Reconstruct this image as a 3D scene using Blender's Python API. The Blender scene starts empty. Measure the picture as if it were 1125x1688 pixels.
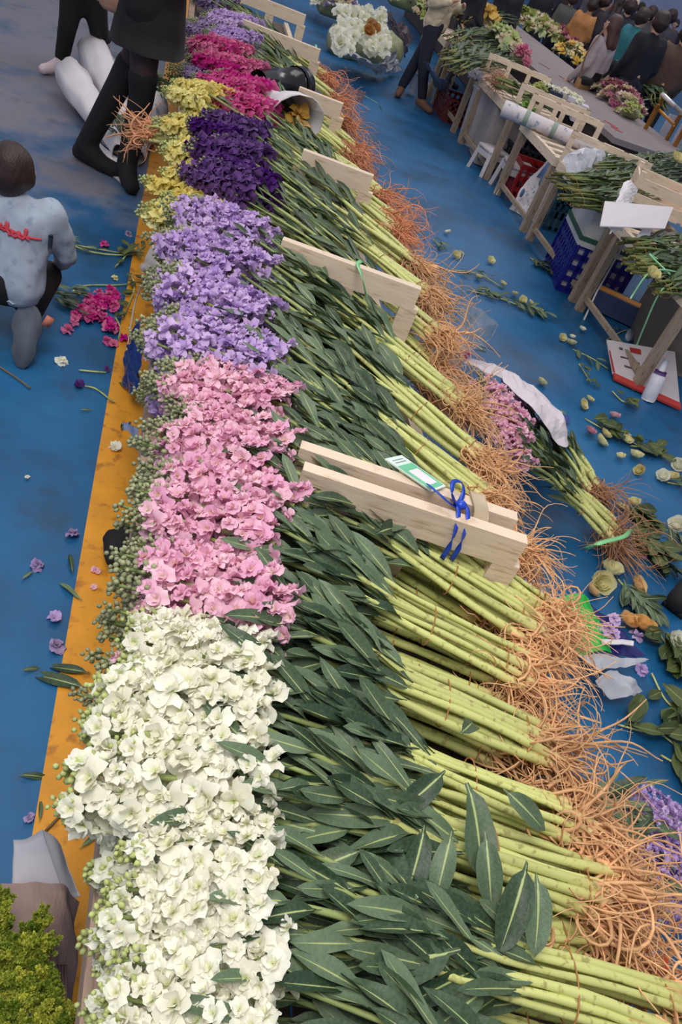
import bpy, bmesh, math, random
import numpy as np
from mathutils import Vector, Matrix, Euler
sc = bpy.context.scene
C = sc.collection
random.seed(7); rng = np.random.default_rng(7)
PI = math.pi

# ------------------------------------------------------------------ camera
F_PX, PITCH, ROLL, YAW, CAM_H = 1290.0, math.radians(38.0), math.radians(23.0), math.radians(21.9), 1.9
def _axes():
    cy, sy, cp, sp = math.cos(YAW), math.sin(YAW), math.cos(PITCH), math.sin(PITCH)
    F = Vector((sy*cp, cy*cp, -sp)); R0 = Vector((cy, -sy, 0)); U0 = R0.cross(F)
    c, s = math.cos(ROLL), math.sin(ROLL)
    return R0*c + U0*s, U0*c - R0*s, F
AX_R, AX_U, AX_F = _axes()
cam_d = bpy.data.cameras.new('camera'); cam = bpy.data.objects.new('camera', cam_d); C.objects.link(cam)
cam_d.sensor_fit = 'VERTICAL'; cam_d.sensor_height = 24.0; cam_d.lens = F_PX/1688*24.0
cam_d.clip_start = 0.02; cam_d.clip_end = 200
M = Matrix.Identity(4)
for i in range(3):
    M[i][0] = AX_R[i]; M[i][1] = AX_U[i]; M[i][2] = -AX_F[i]
M[2][3] = CAM_H
cam.matrix_world = M
sc.camera = cam
def at(x, y, z=0.0):
    """a surveyed point: where the sight line through photo point x, y meets the level z"""
    d = AX_F + AX_R*((x-562.5)/F_PX) - AX_U*((y-844)/F_PX)
    t = (z-CAM_H)/d.z
    return Vector((d.x*t, d.y*t, z))

# ------------------------------------------------------------------ light
sc.view_settings.view_transform = 'Standard'; sc.view_settings.look = 'None'
sc.view_settings.gamma = 1.0; sc.view_settings.use_curve_mapping = False
sc.view_settings.exposure = 0.0
world = bpy.data.worlds.new('hall_light'); sc.world = world; world.use_nodes = True
wn = world.node_tree.nodes; bg = wn['Background']
bg.inputs[0].default_value = (0.88, 0.90, 1.0, 1); bg.inputs[1].default_value = 0.50
def area(name, loc, size, power, col, rot=(0, 0, 0)):
    l = bpy.data.lights.new(name, 'AREA'); l.shape = 'RECTANGLE'; l.size = size[0]; l.size_y = size[1]
    l.energy = power; l.color = col
    o = bpy.data.objects.new(name, l); o.location = loc; o.rotation_euler = rot; C.objects.link(o); return o
area('overhead_area_light', (-0.6, 0.2, 4.6), (2.2, 2.2), 150, (1.0, 0.97, 0.92), (math.radians(4), math.radians(-8), 0))
area('overhead_area_light', (1.2, 5.5, 5.6), (3.0, 3.0), 100, (1.0, 0.95, 0.93))

area('overhead_area_light', (5.5, 11.5, 6.0), (3.5, 3.5), 150, (1.0, 0.95, 0.95))  # added to brighten the back of the hall, not a known lamp

# ------------------------------------------------------------------ materials
MATS = {}
def new_mat(name):
    m = bpy.data.materials.new(name); m.use_nodes = True; nt = m.node_tree
    MATS[name] = m
    return m, nt, nt.nodes['Principled BSDF']
def N(nt, t, **kw):
    n = nt.nodes.new(t)
    for k, v in kw.items():
        if k in n.inputs.keys(): n.inputs[k].default_value = v
        else: setattr(n, k, v)
    return n
def ramp(nt, stops, src):
    r = nt.nodes.new('ShaderNodeValToRGB'); cr = r.color_ramp
    while len(cr.elements) < len(stops): cr.elements.new(0.5)
    for e, (p, c) in zip(cr.elements, stops):
        e.position = p; e.color = (*c, 1) if len(c) == 3 else c
    nt.links.new(src, r.inputs[0]); return r
def srgb(r, g, b):
    return tuple(((v/255)/12.92 if v/255 <= 0.04045 else ((v/255+0.055)/1.055)**2.4) for v in (r, g, b))
def simple(name, col, rough=0.6, var=0.12, scale=12.0, bump=0.15, metal=0.0, rnd=0.0, spec=0.5, stretch=None, dirt=None, alpha=1.0):
    """coloured material with noise-mottled tone and fine relief; col in sRGB 0-255"""
    if name in MATS: return MATS[name]
    m, nt, p = new_mat(name); c = srgb(*col)
    tc = N(nt, 'ShaderNodeTexCoord'); src = tc.outputs['Object']
    if stretch:
        mp = N(nt, 'ShaderNodeMapping'); mp.inputs['Scale'].default_value = stretch
        nt.links.new(src, mp.inputs[0]); src = mp.outputs[0]
    no = N(nt, 'ShaderNodeTexNoise', Scale=scale, Detail=5.0); nt.links.new(src, no.inputs['Vector'])
    r = ramp(nt, [(0.3, [v*(1-var) for v in c]), (0.7, [min(1, v*(1+var)) for v in c])], no.outputs['Fac'])
    out = r.outputs[0]
    if dirt:
        n2 = N(nt, 'ShaderNodeTexNoise', Scale=scale*2.3, Detail=6.0); nt.links.new(src, n2.inputs['Vector'])
        dr = ramp(nt, [(0.56, (0, 0, 0)), (0.68, (1, 1, 1))], n2.outputs['Fac'])
        mx = N(nt, 'ShaderNodeMix', data_type='RGBA'); nt.links.new(dr.outputs[0], mx.inputs[0]); nt.links.new(out, mx.inputs[6])
        mx.inputs[7].default_value = (*srgb(*dirt), 1); out = mx.outputs[2]
    if rnd:
        oi = N(nt, 'ShaderNodeObjectInfo'); h = N(nt, 'ShaderNodeHueSaturation')
        mr = N(nt, 'ShaderNodeMapRange'); mr.inputs[3].default_value = 1-rnd; mr.inputs[4].default_value = 1+rnd
        nt.links.new(oi.outputs['Random'], mr.inputs[0]); nt.links.new(mr.outputs[0], h.inputs['Value'])
        nt.links.new(out, h.inputs['Color']); out = h.outputs[0]
    nt.links.new(out, p.inputs['Base Color'])
    p.inputs['Roughness'].default_value = rough; p.inputs['Metallic'].default_value = metal
    p.inputs['Specular IOR Level'].default_value = spec; p.inputs['Alpha'].default_value = alpha
    if bump:
        b = N(nt, 'ShaderNodeBump', Strength=bump, Distance=0.01); nt.links.new(no.outputs['Fac'], b.inputs['Height'])
        nt.links.new(b.outputs[0], p.inputs['Normal'])
    return m
def petal_mat(name, outer, inner, rnd=0.12, hue=0.01, trans=0.3):
    m, nt, p = new_mat(name)
    uv = N(nt, 'ShaderNodeUVMap'); sx = N(nt, 'ShaderNodeSeparateXYZ'); nt.links.new(uv.outputs[0], sx.inputs[0])
    r = ramp(nt, [(0.0, srgb(*inner)), (0.42, srgb(*outer)), (1.0, srgb(*[min(255, v*1.03) for v in outer]))], sx.outputs[0])
    oi = N(nt, 'ShaderNodeObjectInfo'); h = N(nt, 'ShaderNodeHueSaturation')
    mr = N(nt, 'ShaderNodeMapRange'); mr.inputs[3].default_value = 1-rnd; mr.inputs[4].default_value = 1+rnd*0.5
    m2 = N(nt, 'ShaderNodeMapRange'); m2.inputs[3].default_value = 0.5-hue; m2.inputs[4].default_value = 0.5+hue
    m3 = N(nt, 'ShaderNodeMapRange'); m3.inputs[3].default_value = 1.1; m3.inputs[4].default_value = 0.75
    nt.links.new(oi.outputs['Random'], mr.inputs[0]); nt.links.new(oi.outputs['Random'], m2.inputs[0]); nt.links.new(oi.outputs['Random'], m3.inputs[0])
    nt.links.new(mr.outputs[0], h.inputs['Value']); nt.links.new(m2.outputs[0], h.inputs['Hue']); nt.links.new(m3.outputs[0], h.inputs['Saturation'])
    nt.links.new(r.outputs[0], h.inputs['Color']); nt.links.new(h.outputs[0], p.inputs['Base Color'])
    p.inputs['Roughness'].default_value = 0.55; p.inputs['Specular IOR Level'].default_value = 0.3
    tr = N(nt, 'ShaderNodeBsdfTranslucent'); nt.links.new(h.outputs[0], tr.inputs[0])
    mx = N(nt, 'ShaderNodeMixShader'); mx.inputs[0].default_value = trans
    nt.links.new(p.outputs[0], mx.inputs[1]); nt.links.new(tr.outputs[0], mx.inputs[2])
    nt.links.new(mx.outputs[0], nt.nodes['Material Output'].inputs[0])
    return m
def leaf_mat(name, dark, light, rib, rough=0.45):
    m, nt, p = new_mat(name)
    uv = N(nt, 'ShaderNodeUVMap'); sx = N(nt, 'ShaderNodeSeparateXYZ'); nt.links.new(uv.outputs[0], sx.inputs[0])
    oi = N(nt, 'ShaderNodeObjectInfo'); tc = N(nt, 'ShaderNodeTexCoord')
    no = N(nt, 'ShaderNodeTexNoise', Scale=25.0, Detail=3.0); nt.links.new(tc.outputs['Object'], no.inputs['Vector'])
    ad = N(nt, 'ShaderNodeMath', operation='ADD'); ad.inputs[1].default_value = -0.5; nt.links.new(no.outputs[0], ad.inputs[0])
    mu = N(nt, 'ShaderNodeMath', operation='MULTIPLY_ADD'); mu.inputs[1].default_value = 0.8; nt.links.new(ad.outputs[0], mu.inputs[0]); nt.links.new(oi.outputs['Random'], mu.inputs[2])
    r = ramp(nt, [(0.0, srgb(*dark)), (1.0, srgb(*light))], mu.outputs[0])
    # midrib: |v| small, narrowing to the tip
    ab = N(nt, 'ShaderNodeMath', operation='ABSOLUTE'); nt.links.new(sx.outputs[1], ab.inputs[0])
    w = N(nt, 'ShaderNodeMapRange'); nt.links.new(sx.outputs[0], w.inputs[0]); w.inputs[3].default_value = 0.26; w.inputs[4].default_value = 0.01
    dv = N(nt, 'ShaderNodeMath', operation='DIVIDE'); nt.links.new(ab.outputs[0], dv.inputs[0]); nt.links.new(w.outputs[0], dv.inputs[1])
    rm = ramp(nt, [(0.32, (1, 1, 1)), (0.75, (0, 0, 0))], dv.outputs[0])
    mx = N(nt, 'ShaderNodeMix', data_type='RGBA'); nt.links.new(rm.outputs[0], mx.inputs[0]); nt.links.new(r.outputs[0], mx.inputs[6])
    mx.inputs[7].default_value = (*srgb(*rib), 1)
    nt.links.new(mx.outputs[2], p.inputs['Base Color'])
    p.inputs['Roughness'].default_value = rough; p.inputs['Specular IOR Level'].default_value = 0.45
    b = N(nt, 'ShaderNodeBump', Strength=0.25, Distance=0.003)
    nt.links.new(no.outputs[0], b.inputs['Height']); nt.links.new(b.outputs[0], p.inputs['Normal'])
    tr = N(nt, 'ShaderNodeBsdfTranslucent'); nt.links.new(mx.outputs[2], tr.inputs[0])
    ms = N(nt, 'ShaderNodeMixShader'); ms.inputs[0].default_value = 0.12
    nt.links.new(p.outputs[0], ms.inputs[1]); nt.links.new(tr.outputs[0], ms.inputs[2])
    nt.links.new(ms.outputs[0], nt.nodes['Material Output'].inputs[0])
    return m
def along_mat(name, a, b, c, rough=0.5, rnd=0.12):
    """stem colour running along the stem (UV x: 0 at the root end, 1 at the flower end)"""
    m, nt, p = new_mat(name)
    uv = N(nt, 'ShaderNodeUVMap'); sx = N(nt, 'ShaderNodeSeparateXYZ'); nt.links.new(uv.outputs[0], sx.inputs[0])
    r = ramp(nt, [(0.0, srgb(*a)), (0.10, srgb(*b)), (0.6, srgb(*b)), (1.0, srgb(*c))], sx.outputs[0])
    oi = N(nt, 'ShaderNodeObjectInfo'); h = N(nt, 'ShaderNodeHueSaturation')
    mr = N(nt, 'ShaderNodeMapRange'); mr.inputs[3].default_value = 1-rnd; mr.inputs[4].default_value = 1+rnd
    nt.links.new(oi.outputs['Random'], mr.inputs[0]); nt.links.new(mr.outputs[0], h.inputs['Value']); nt.links.new(r.outputs[0], h.inputs['Color'])
    wv = N(nt, 'ShaderNodeTexNoise', Scale=60.0, Detail=3.0); tc = N(nt, 'ShaderNodeTexCoord'); nt.links.new(tc.outputs['Object'], wv.inputs['Vector'])
    sp = ramp(nt, [(0.57, (0, 0, 0)), (0.68, (0.6, 0.6, 0.6))], wv.outputs[0])
    mx = N(nt, 'ShaderNodeMix', data_type='RGBA'); nt.links.new(sp.outputs[0], mx.inputs[0]); nt.links.new(h.outputs[0], mx.inputs[6]); mx.inputs[7].default_value = (*srgb(128, 112, 62), 1)
    nt.links.new(mx.outputs[2], p.inputs['Base Color']); p.inputs['Roughness'].default_value = rough
    return m
LEAF = leaf_mat('leaf_green', (46, 68, 46), (108, 128, 98), (176, 190, 124), 0.5)
LEAF_FAR = leaf_mat('leaf_green_grey', (48, 66, 44), (84, 106, 72), (140, 158, 100))
STEM_DARK = along_mat('stem_dark_green', (132, 124, 70), (112, 128, 66), (70, 92, 50))
STEM = along_mat('stem_green', (208, 182, 120), (202, 206, 128), (128, 148, 90))
ROOT = simple('root_tan', (222, 172, 124), 0.7, 0.25, 20, 0, rnd=0.12)
ROOT_ORANGE = simple('root_orange', (212, 142, 102), 0.7, 0.25, 20, 0, rnd=0.10)
BUD = simple('bud_green', (172, 180, 112), 0.55, 0.3, 60, 0, rnd=0.15)
BUD_GREY = simple('bud_grey_green', (146, 150, 112), 0.6, 0.3, 60, 0, rnd=0.15)
BAND = simple('rubber_band', (176, 120, 70), 0.6, 0.1)
PETAL = dict(
    white=petal_mat('petal_white', (246, 244, 226), (214, 222, 150), 0.06, 0.0),
    pink=petal_mat('petal_pink', (246, 192, 216), (226, 190, 150), 0.08, 0.012),
    lavender=petal_mat('petal_lavender', (214, 182, 234), (190, 180, 190), 0.10, 0.015),
    purple=petal_mat('petal_purple', (96, 42, 132), (60, 40, 90), 0.25, 0.01),
    yellow=petal_mat('petal_yellow', (250, 234, 142), (200, 200, 100), 0.08, 0.01),
    magenta=petal_mat('petal_magenta', (224, 64, 154), (180, 90, 110), 0.15, 0.01),
    pale=petal_mat('petal_pale_lilac', (176, 152, 196), (140, 140, 140), 0.12, 0.01))
WOOD = simple('pale_board', (226, 204, 180), 0.65, 0.07, 5, 0.2, stretch=(1, 1, 8), dirt=(196, 170, 140))
WOOD_PINK = simple('pinkish_board', (176, 148, 130), 0.75, 0.12, 6, 0.3, stretch=(6, 1, 6), dirt=(140, 118, 104))
WOOD_GREY = simple('weathered_board', (158, 140, 120), 0.75, 0.15, 6, 0.3, stretch=(6, 6, 1), dirt=(110, 90, 74))
WOOD_DARK = simple('dark_board', (92, 80, 66), 0.8, 0.2, 6, 0.3)

# ------------------------------------------------------------------ mesh helpers
def to_mesh(name, V, Fc, mat=None, uv=None, smooth=True):
    me = bpy.data.meshes.new(name)
    V = V.tolist() if isinstance(V, np.ndarray) else V
    Fc = Fc.tolist() if isinstance(Fc, np.ndarray) else Fc
    me.from_pydata(V, [], Fc)
    if uv is not None:
        l = me.uv_layers.new(name='UVMap'); idx = np.zeros(len(me.loops), dtype=np.int32)
        me.loops.foreach_get('vertex_index', idx)
        l.data.foreach_set('uv', np.asarray(uv, dtype=np.float32)[idx].ravel())
    if mat: me.materials.append(mat)
    if smooth: me.polygons.foreach_set('use_smooth', [True]*len(me.polygons))
    me.update(); return me
def link(name, me, parent=None, mw=None):
    o = bpy.data.objects.new(name, me); C.objects.link(o)
    if parent is not None: o.parent = parent
    if mw is not None: o.matrix_basis = mw
    return o
def tag(o, label, cat=None, group=None, kind=None):
    o['label'] = label
    if cat: o['category'] = cat
    if group: o['group'] = group
    if kind: o['kind'] = kind
    return o
def thing(name, label, cat, loc=(0, 0, 0), group=None, rz=0.0):
    o = bpy.data.objects.new(name, None); o.empty_display_size = 0.1; C.objects.link(o)
    o.location = loc; o.rotation_euler = (0, 0, rz); return tag(o, label, cat, group)
class Geo:
    """collects shapes in one frame, then links them as ONE mesh"""
    def __init__(s): s.V = []; s.F = []; s.U = []; s.n = 0; s.MI = []
    def add(s, V, Fc, uv=None, mi=0):
        V = np.asarray(V, float); s.V.append(V)
        s.F += [[i+s.n for i in f] for f in (Fc.tolist() if isinstance(Fc, np.ndarray) else Fc)]
        s.MI += [mi]*len(Fc)
        s.U.append(np.zeros((len(V), 2)) if uv is None else np.asarray(uv, float)); s.n += len(V); return s
    def box(s, c, d, R=None, mi=0, taper=1.0):
        x, y, z = [v/2 for v in d]
        V = np.array([(-x, -y, -z), (x, -y, -z), (x, y, -z), (-x, y, -z), (-x*taper, -y*taper, z), (x*taper, -y*taper, z), (x*taper, y*taper, z), (-x*taper, y*taper, z)])
        if R is not None: V = V @ np.array(R.to_3x3()).T
        return s.add(V+np.array(c), [(0, 3, 2, 1), (4, 5, 6, 7), (0, 1, 5, 4), (1, 2, 6, 5), (2, 3, 7, 6), (3, 0, 4, 7)], mi=mi)
    def tube(s, P, r, sides=8, mi=0, caps=True, uvx=None):
        P = np.asarray(P, float); n = len(P); r = np.broadcast_to(np.asarray(r, float), (n,))
        T = np.gradient(P, axis=0); T /= np.linalg.norm(T, axis=1)[:, None]+1e-9
        ref = np.array([0, 0, 1.0]) if abs(T[:, 2]).mean() < 0.8 else np.array([1.0, 0, 0])
        A = np.cross(T, ref); A /= np.linalg.norm(A, axis=1)[:, None]+1e-9; B = np.cross(A, T)
        th = np.arange(sides)*2*PI/sides
        V = P[:, None]+r[:, None, None]*(A[:, None]*np.cos(th)[None, :, None]+B[:, None]*np.sin(th)[None, :, None])
        V = V.reshape(-1, 3); F = []
        for i in range(n-1):
            for k in range(sides):
                a = i*sides+k; b = i*sides+(k+1) % sides; F.append((a, b, b+sides, a+sides))
        if caps: F += [tuple(range(sides)), tuple(range((n-1)*sides, n*sides))[::-1]]
        t = np.linspace(0, 1, n) if uvx is None else np.asarray(uvx)
        uv = np.stack([np.repeat(t, sides), np.tile(th/(2*PI), n)], 1)
        return s.add(V, F, uv, mi)
    def bar(s, a, b, w, h=None, mi=0):
        """square-section bar from a to b"""
        a = Vector(a); b = Vector(b); d = b-a; q = d.to_track_quat('Z', 'Y').to_matrix()
        return s.box(tuple((a+b)/2), (w, h or w, d.length), q, mi)
    def ball(s, c, r, seg=8, rings=6, mi=0, R=None):
        r = np.broadcast_to(np.asarray(r, float), (3,)); V = [(0, 0, 1)]; F = []
        for i in range(1, rings):
            p = PI*i/rings
            for k in range(seg): V.append((math.sin(p)*math.cos(2*PI*k/seg), math.sin(p)*math.sin(2*PI*k/seg), math.cos(p)))
        V.append((0, 0, -1)); e = len(V)-1
        for k in range(seg):
            F.append((0, 1+k, 1+(k+1) % seg)); F.append((e, e-seg+(k+1) % seg, e-seg+k))
            for i in range(rings-2):
                a = 1+i*seg+k; b = 1+i*seg+(k+1) % seg; F.append((a, a+seg, b+seg, b))
        V = np.array(V)*r
        if R is not None: V = V @ np.array(R.to_3x3()).T
        return s.add(V+np.array(c), F, mi=mi)
    def prism(s, pts, z0, z1, mi=0):
        n = len(pts); V = [(x, y, z0) for x, y in pts]+[(x, y, z1) for x, y in pts]
        F = [tuple(range(n))[::-1], tuple(range(n, 2*n))]+[(i, (i+1) % n, n+(i+1) % n, n+i) for i in range(n)]
        return s.add(V, F, mi=mi)
    def mesh(s, name, mats, smooth=True):
        mats = mats if isinstance(mats, (list, tuple)) else [mats]
        me = to_mesh(name, np.concatenate(s.V), s.F, None, np.concatenate(s.U), smooth)
        for m in mats: me.materials.append(m)
        if len(mats) > 1: me.polygons.foreach_set('material_index', s.MI)
        return me
    def obj(s, name, mats, parent=None, mw=None, smooth=True): return link(name, s.mesh(name, mats, smooth), parent, mw)
def spline(P, n):
    """Catmull-Rom through points P, n samples"""
    P = np.asarray(P, float); Q = np.vstack([2*P[0]-P[1], P, 2*P[-1]-P[-2]]); out = []
    for t in np.linspace(0, len(P)-1-1e-6, n):
        i = int(t); f = t-i; a, b, c, d = Q[i:i+4]
        out.append(0.5*((2*b)+(-a+c)*f+(2*a-5*b+4*c-d)*f*f+(-a+3*b-3*c+d)*f**3))
    return np.array(out)
def frame(d, up, loc, s=1.0):
    """matrix with local X along d, local Z near up"""
    x = Vector(d).normalized(); z = Vector(up); z = (z-x*z.dot(x))
    z = z.normalized() if z.length > 1e-4 else Vector((0, 1, 0)); y = z.cross(x)
    m = Matrix.Identity(4)
    for i in range(3):
        m[i][0] = x[i]*s; m[i][1] = y[i]*s; m[i][2] = z[i]*s; m[i][3] = loc[i]
    return m

# ------------------------------------------------------------------ plant pieces
def leaf_geo(L, W, bend, fold, wave, seed, nu=9, nv=4):
    r = random.Random(seed); V = []; U = []; F = []; ph = r.uniform(0, 6); tw = r.uniform(-0.5, 0.5); sd = r.uniform(-0.08, 0.08)
    for i in range(nu+1):
        t = i/nu; w = W*0.5*(0.10+0.95*math.sin(PI*min(1, t**1.25*1.0))**0.75) if t < 0.999 else 0.0008
        if t < 0.12: w = W*0.5*(0.10+0.5*t)
        for j in range(nv+1):
            v = j/nv*2-1; x = L*t; y = v*w+sd*L*t*t
            z = -bend*L*t*t+fold*abs(v)*w+wave*W*math.sin(t*9+ph+(1.5 if v > 0 else 0))*abs(v)
            z += tw*t*v*w
            V.append((x, y, z)); U.append((t, v))
    for i in range(nu):
        for j in range(nv):
            a = i*(nv+1)+j; F.append((a, a+1, a+nv+2, a+nv+1))
    return V, F, U
LEAVES = []
for k in range(14):
    r = random.Random(k); V, F, U = leaf_geo(1.0, r.uniform(0.15, 0.25), r.uniform(-0.10, 0.30), r.uniform(0.1, 0.8), r.uniform(0.06, 0.20), k)
    LEAVES.append(to_mesh('leaf', V, F, LEAF, U))
LEAVES_FAR = [to_mesh('leaf', *leaf_geo(1.0, 0.17, 0.12*k, 0.3, 0.05, 40+k, 5, 2)[:2], LEAF_FAR, leaf_geo(1.0, 0.17, 0.12*k, 0.3, 0.05, 40+k, 5, 2)[2]) for k in range(3)]
def floret_geo(seed, full=True):
    """ruffled double stock floret, radius ~1, facing +Z: crinkled petals of uneven size"""
    r = random.Random(seed); g = Geo()
    rings = [(5, 1.0, 0.20, 0.62), (4, 0.80, 0.62, 0.55), (3, 0.5, 1.05, 0.5)] if full else [(4, 1.0, 0.35, 0.85), (3, 0.6, 0.9, 0.7)]
    nu, nv = (3, 4) if full else (2, 2)
    for (n, R0, tilt, wd) in rings:
        a0 = r.uniform(0, 6)
        for k in range(n):
            R = R0*r.uniform(0.75, 1.18)
            a = a0+k*2*PI/n+r.uniform(-0.35, 0.35); tl = tilt+r.uniform(-0.45, 0.45); ph = r.uniform(0, 6); yw = r.uniform(-0.4, 0.4); tip = r.uniform(-0.5, 0.3)
            V = []; U = []
            for i in range(nu+1):
                t = i/nu; rad = R*(0.06+0.94*t); w = wd*R*(0.18, 0.62, 0.95, 0.78)[i] if full else wd*R*(0.2, 0.8, 0.7)[i]
                for j in range(nv+1):
                    v = j/nv*2-1; th = tl+tip*t*t
                    x = rad*math.cos(th)-0.10*R*v*v*t-0.05*R*math.sin(ph*3+v*9)*t; y = v*w
                    z = rad*math.sin(th)+0.17*R*math.sin(ph+v*3.6+t*2)*t-0.10*v*v*t*R+yw*v*t*0.4*R
                    V.append((x*math.cos(a)-y*math.sin(a), x*math.sin(a)+y*math.cos(a), z)); U.append((rad, 0))
            F = [(i*(nv+1)+j, i*(nv+1)+j+1, (i+1)*(nv+1)+j+1, (i+1)*(nv+1)+j) for i in range(nu) for j in range(nv)]
            g.add(V, F, U)
    return g
FLORETS = {c: [floret_geo(s).mesh('floret', PETAL[c]) for s in range(6)] for c in PETAL}
def spike_layout(seed, L, rad, n, budfrac):
    """places of n open florets on a spike along +X of length L (0 = lowest floret)"""
    r = random.Random(seed); out = []
    for k in range(n):
        t = (k+0.5)/n; a = k*2.39996+r.uniform(-0.4, 0.4); up = 0.5*math.sin(a)
        ang = a; x = L*(1-budfrac)*t**0.95; rr = rad*(1.0-0.35*t)*r.uniform(0.65, 1.15)
        d = Vector((0.45+r.uniform(-0.2, 0.25), math.cos(ang), math.sin(ang)+0.35))
        out.append((Vector((x, rr*math.cos(ang), rr*math.sin(ang))), d.normalized(), r.uniform(0.72, 1.22), r.uniform(0, 6), r.randrange(6)))
    return out
def bud_geo(seed, L, rad, budfrac, n=26):
    r = random.Random(seed); g = Geo(); x0 = L*(1-budfrac)-0.02
    for k in range(n):
        t = (k+0.5)/n; a = k*2.4; x = x0+(L-x0)*t; rr = rad*(0.78-0.55*t)
        R = frame((0.8, math.cos(a), math.sin(a)), (0, 0, 1), (0, 0, 0))
        q = r.uniform(0.7, 1.1); g.ball((x+r.uniform(-.006, .006), rr*math.cos(a), rr*math.sin(a)), (0.0080*q*(1.15-0.4*t), 0.0050*q, 0.0050*q), 5, 4, R=R)
    return g
def spike_kit(colour, rad, fl, n, budfrac, L):
    """four shared spikes: stalk and bud meshes plus the places of their florets"""
    kit = []
    for s in range(4):
        stalk = Geo().tube([(0, 0, 0), (L*0.5, 0, 0), (L*0.97, 0, 0)], [0.006, 0.005, 0.003], 5, uvx=[.8, .9, 1]).mesh('flower_spike', STEM)
        buds = bud_geo(s, L, rad, budfrac, 20 + int(50*budfrac))
        kit.append((stalk, buds.mesh('buds', [BUD if colour in ('white', 'yellow') else BUD_GREY]), spike_layout(s+10, L, rad, n, budfrac)))
    # the same florets joined, for spikes too far away to tell them apart
    far = []
    for s in range(3):
        g = Geo(); src = floret_geo(3, False); V0 = np.concatenate(src.V); U0 = np.concatenate(src.U)
        for (p, d, k, sp, vi) in spike_layout(s+30, L, rad, int(n*1.5), budfrac):
            m = np.array((frame(d, (0, 0, 1), (0, 0, 0)) @ Matrix.Rotation(PI/2, 4, 'Y') @ Matrix.Rotation(sp, 4, 'Z')).to_3x3())
            g.add(V0*fl*k @ m.T+np.array(p), src.F, U0)
        far.append(g.mesh('florets', PETAL[colour]))
    return dict(near=kit, far=far, fl=fl, L=L)
KIT = dict(
    white=spike_kit('white', 0.036, 0.0240, 33, 0.10, 0.25),
    pink=spike_kit('pink', 0.034, 0.0225, 33, 0.20, 0.32),
    lavender=spike_kit('lavender', 0.036, 0.0235, 33, 0.18, 0.36),
    purple=spike_kit('purple', 0.040, 0.025, 28, 0.08, 0.28),
    yellow=spike_kit('yellow', 0.036, 0.026, 24, 0.16, 0.28),
    magenta=spike_kit('magenta', 0.040, 0.026, 26, 0.14, 0.34),
    pale=spike_kit('pale', 0.036, 0.022, 22, 0.40, 0.30))
UPQ = Matrix.Rotation(PI/2, 4, 'Y')
def add_spike(parent, colour, p0, d, roll, far, scale=1.0, origin=Vector((0, 0, 0)), r=random):
    kit = KIT[colour]; mw = frame(d, (0, math.sin(roll), math.cos(roll)), Vector(p0)-origin, scale)
    st, bd, lay = kit['near'][r.randrange(4)]
    s = link('flower_spike', st, parent, mw)
    b = link('buds', bd, s); b['kind'] = 'stuff'
    if far:
        f = link('florets', kit['far'][r.randrange(3)], s); f['kind'] = 'stuff'
    else:
        for (p, dd, k, sp, vi) in lay:
            m = frame(dd, (0, 0, 1), p, kit['fl']*k) @ UPQ @ Matrix.Rotation(sp, 4, 'Z')
            link('floret', FLORETS[colour][vi], s, m)
    return s
def roots_geo(starts, d, n, length, droop, rad, seed, spread=0.5, seg=12):
    r = np.random.default_rng(seed); g = Geo(); d = np.array(d)/np.linalg.norm(d); lat = np.cross(d, [0, 0, 1]); lat /= np.linalg.norm(lat)
    for k in range(n):
        p = np.array(starts[k % len(starts)])+r.normal(0, 0.008, 3)-d*r.uniform(0, .05); L = length*r.uniform(0.35, 1.3)
        v = d*.8+lat*r.normal(0, spread)+np.array([0, 0, r.normal(0.0, spread*0.6)]); v /= np.linalg.norm(v); P = [p]; st = L/seg
        ax = r.normal(0, 1, 3); ax[2] *= 1.5; ax /= np.linalg.norm(ax); cu = r.normal(0, 0.34)
        for i in range(seg):
            cu = cu*0.9+r.normal(0, 0.16); v = v+np.cross(ax, v)*cu; v[2] -= droop*0.13; v = v+d*.07+r.normal(0, .06, 3); v /= np.linalg.norm(v)
            p = p+v*st; P.append(p)
        rr = rad*(r.uniform(0.45, 1.0) if k % 5 else r.uniform(1.1, 1.7))*np.linspace(1.25, 0.35, seg+1)
        g.tube(P, rr, 4 if rad > 0.0015 else 3, caps=False)
    return g
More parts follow.
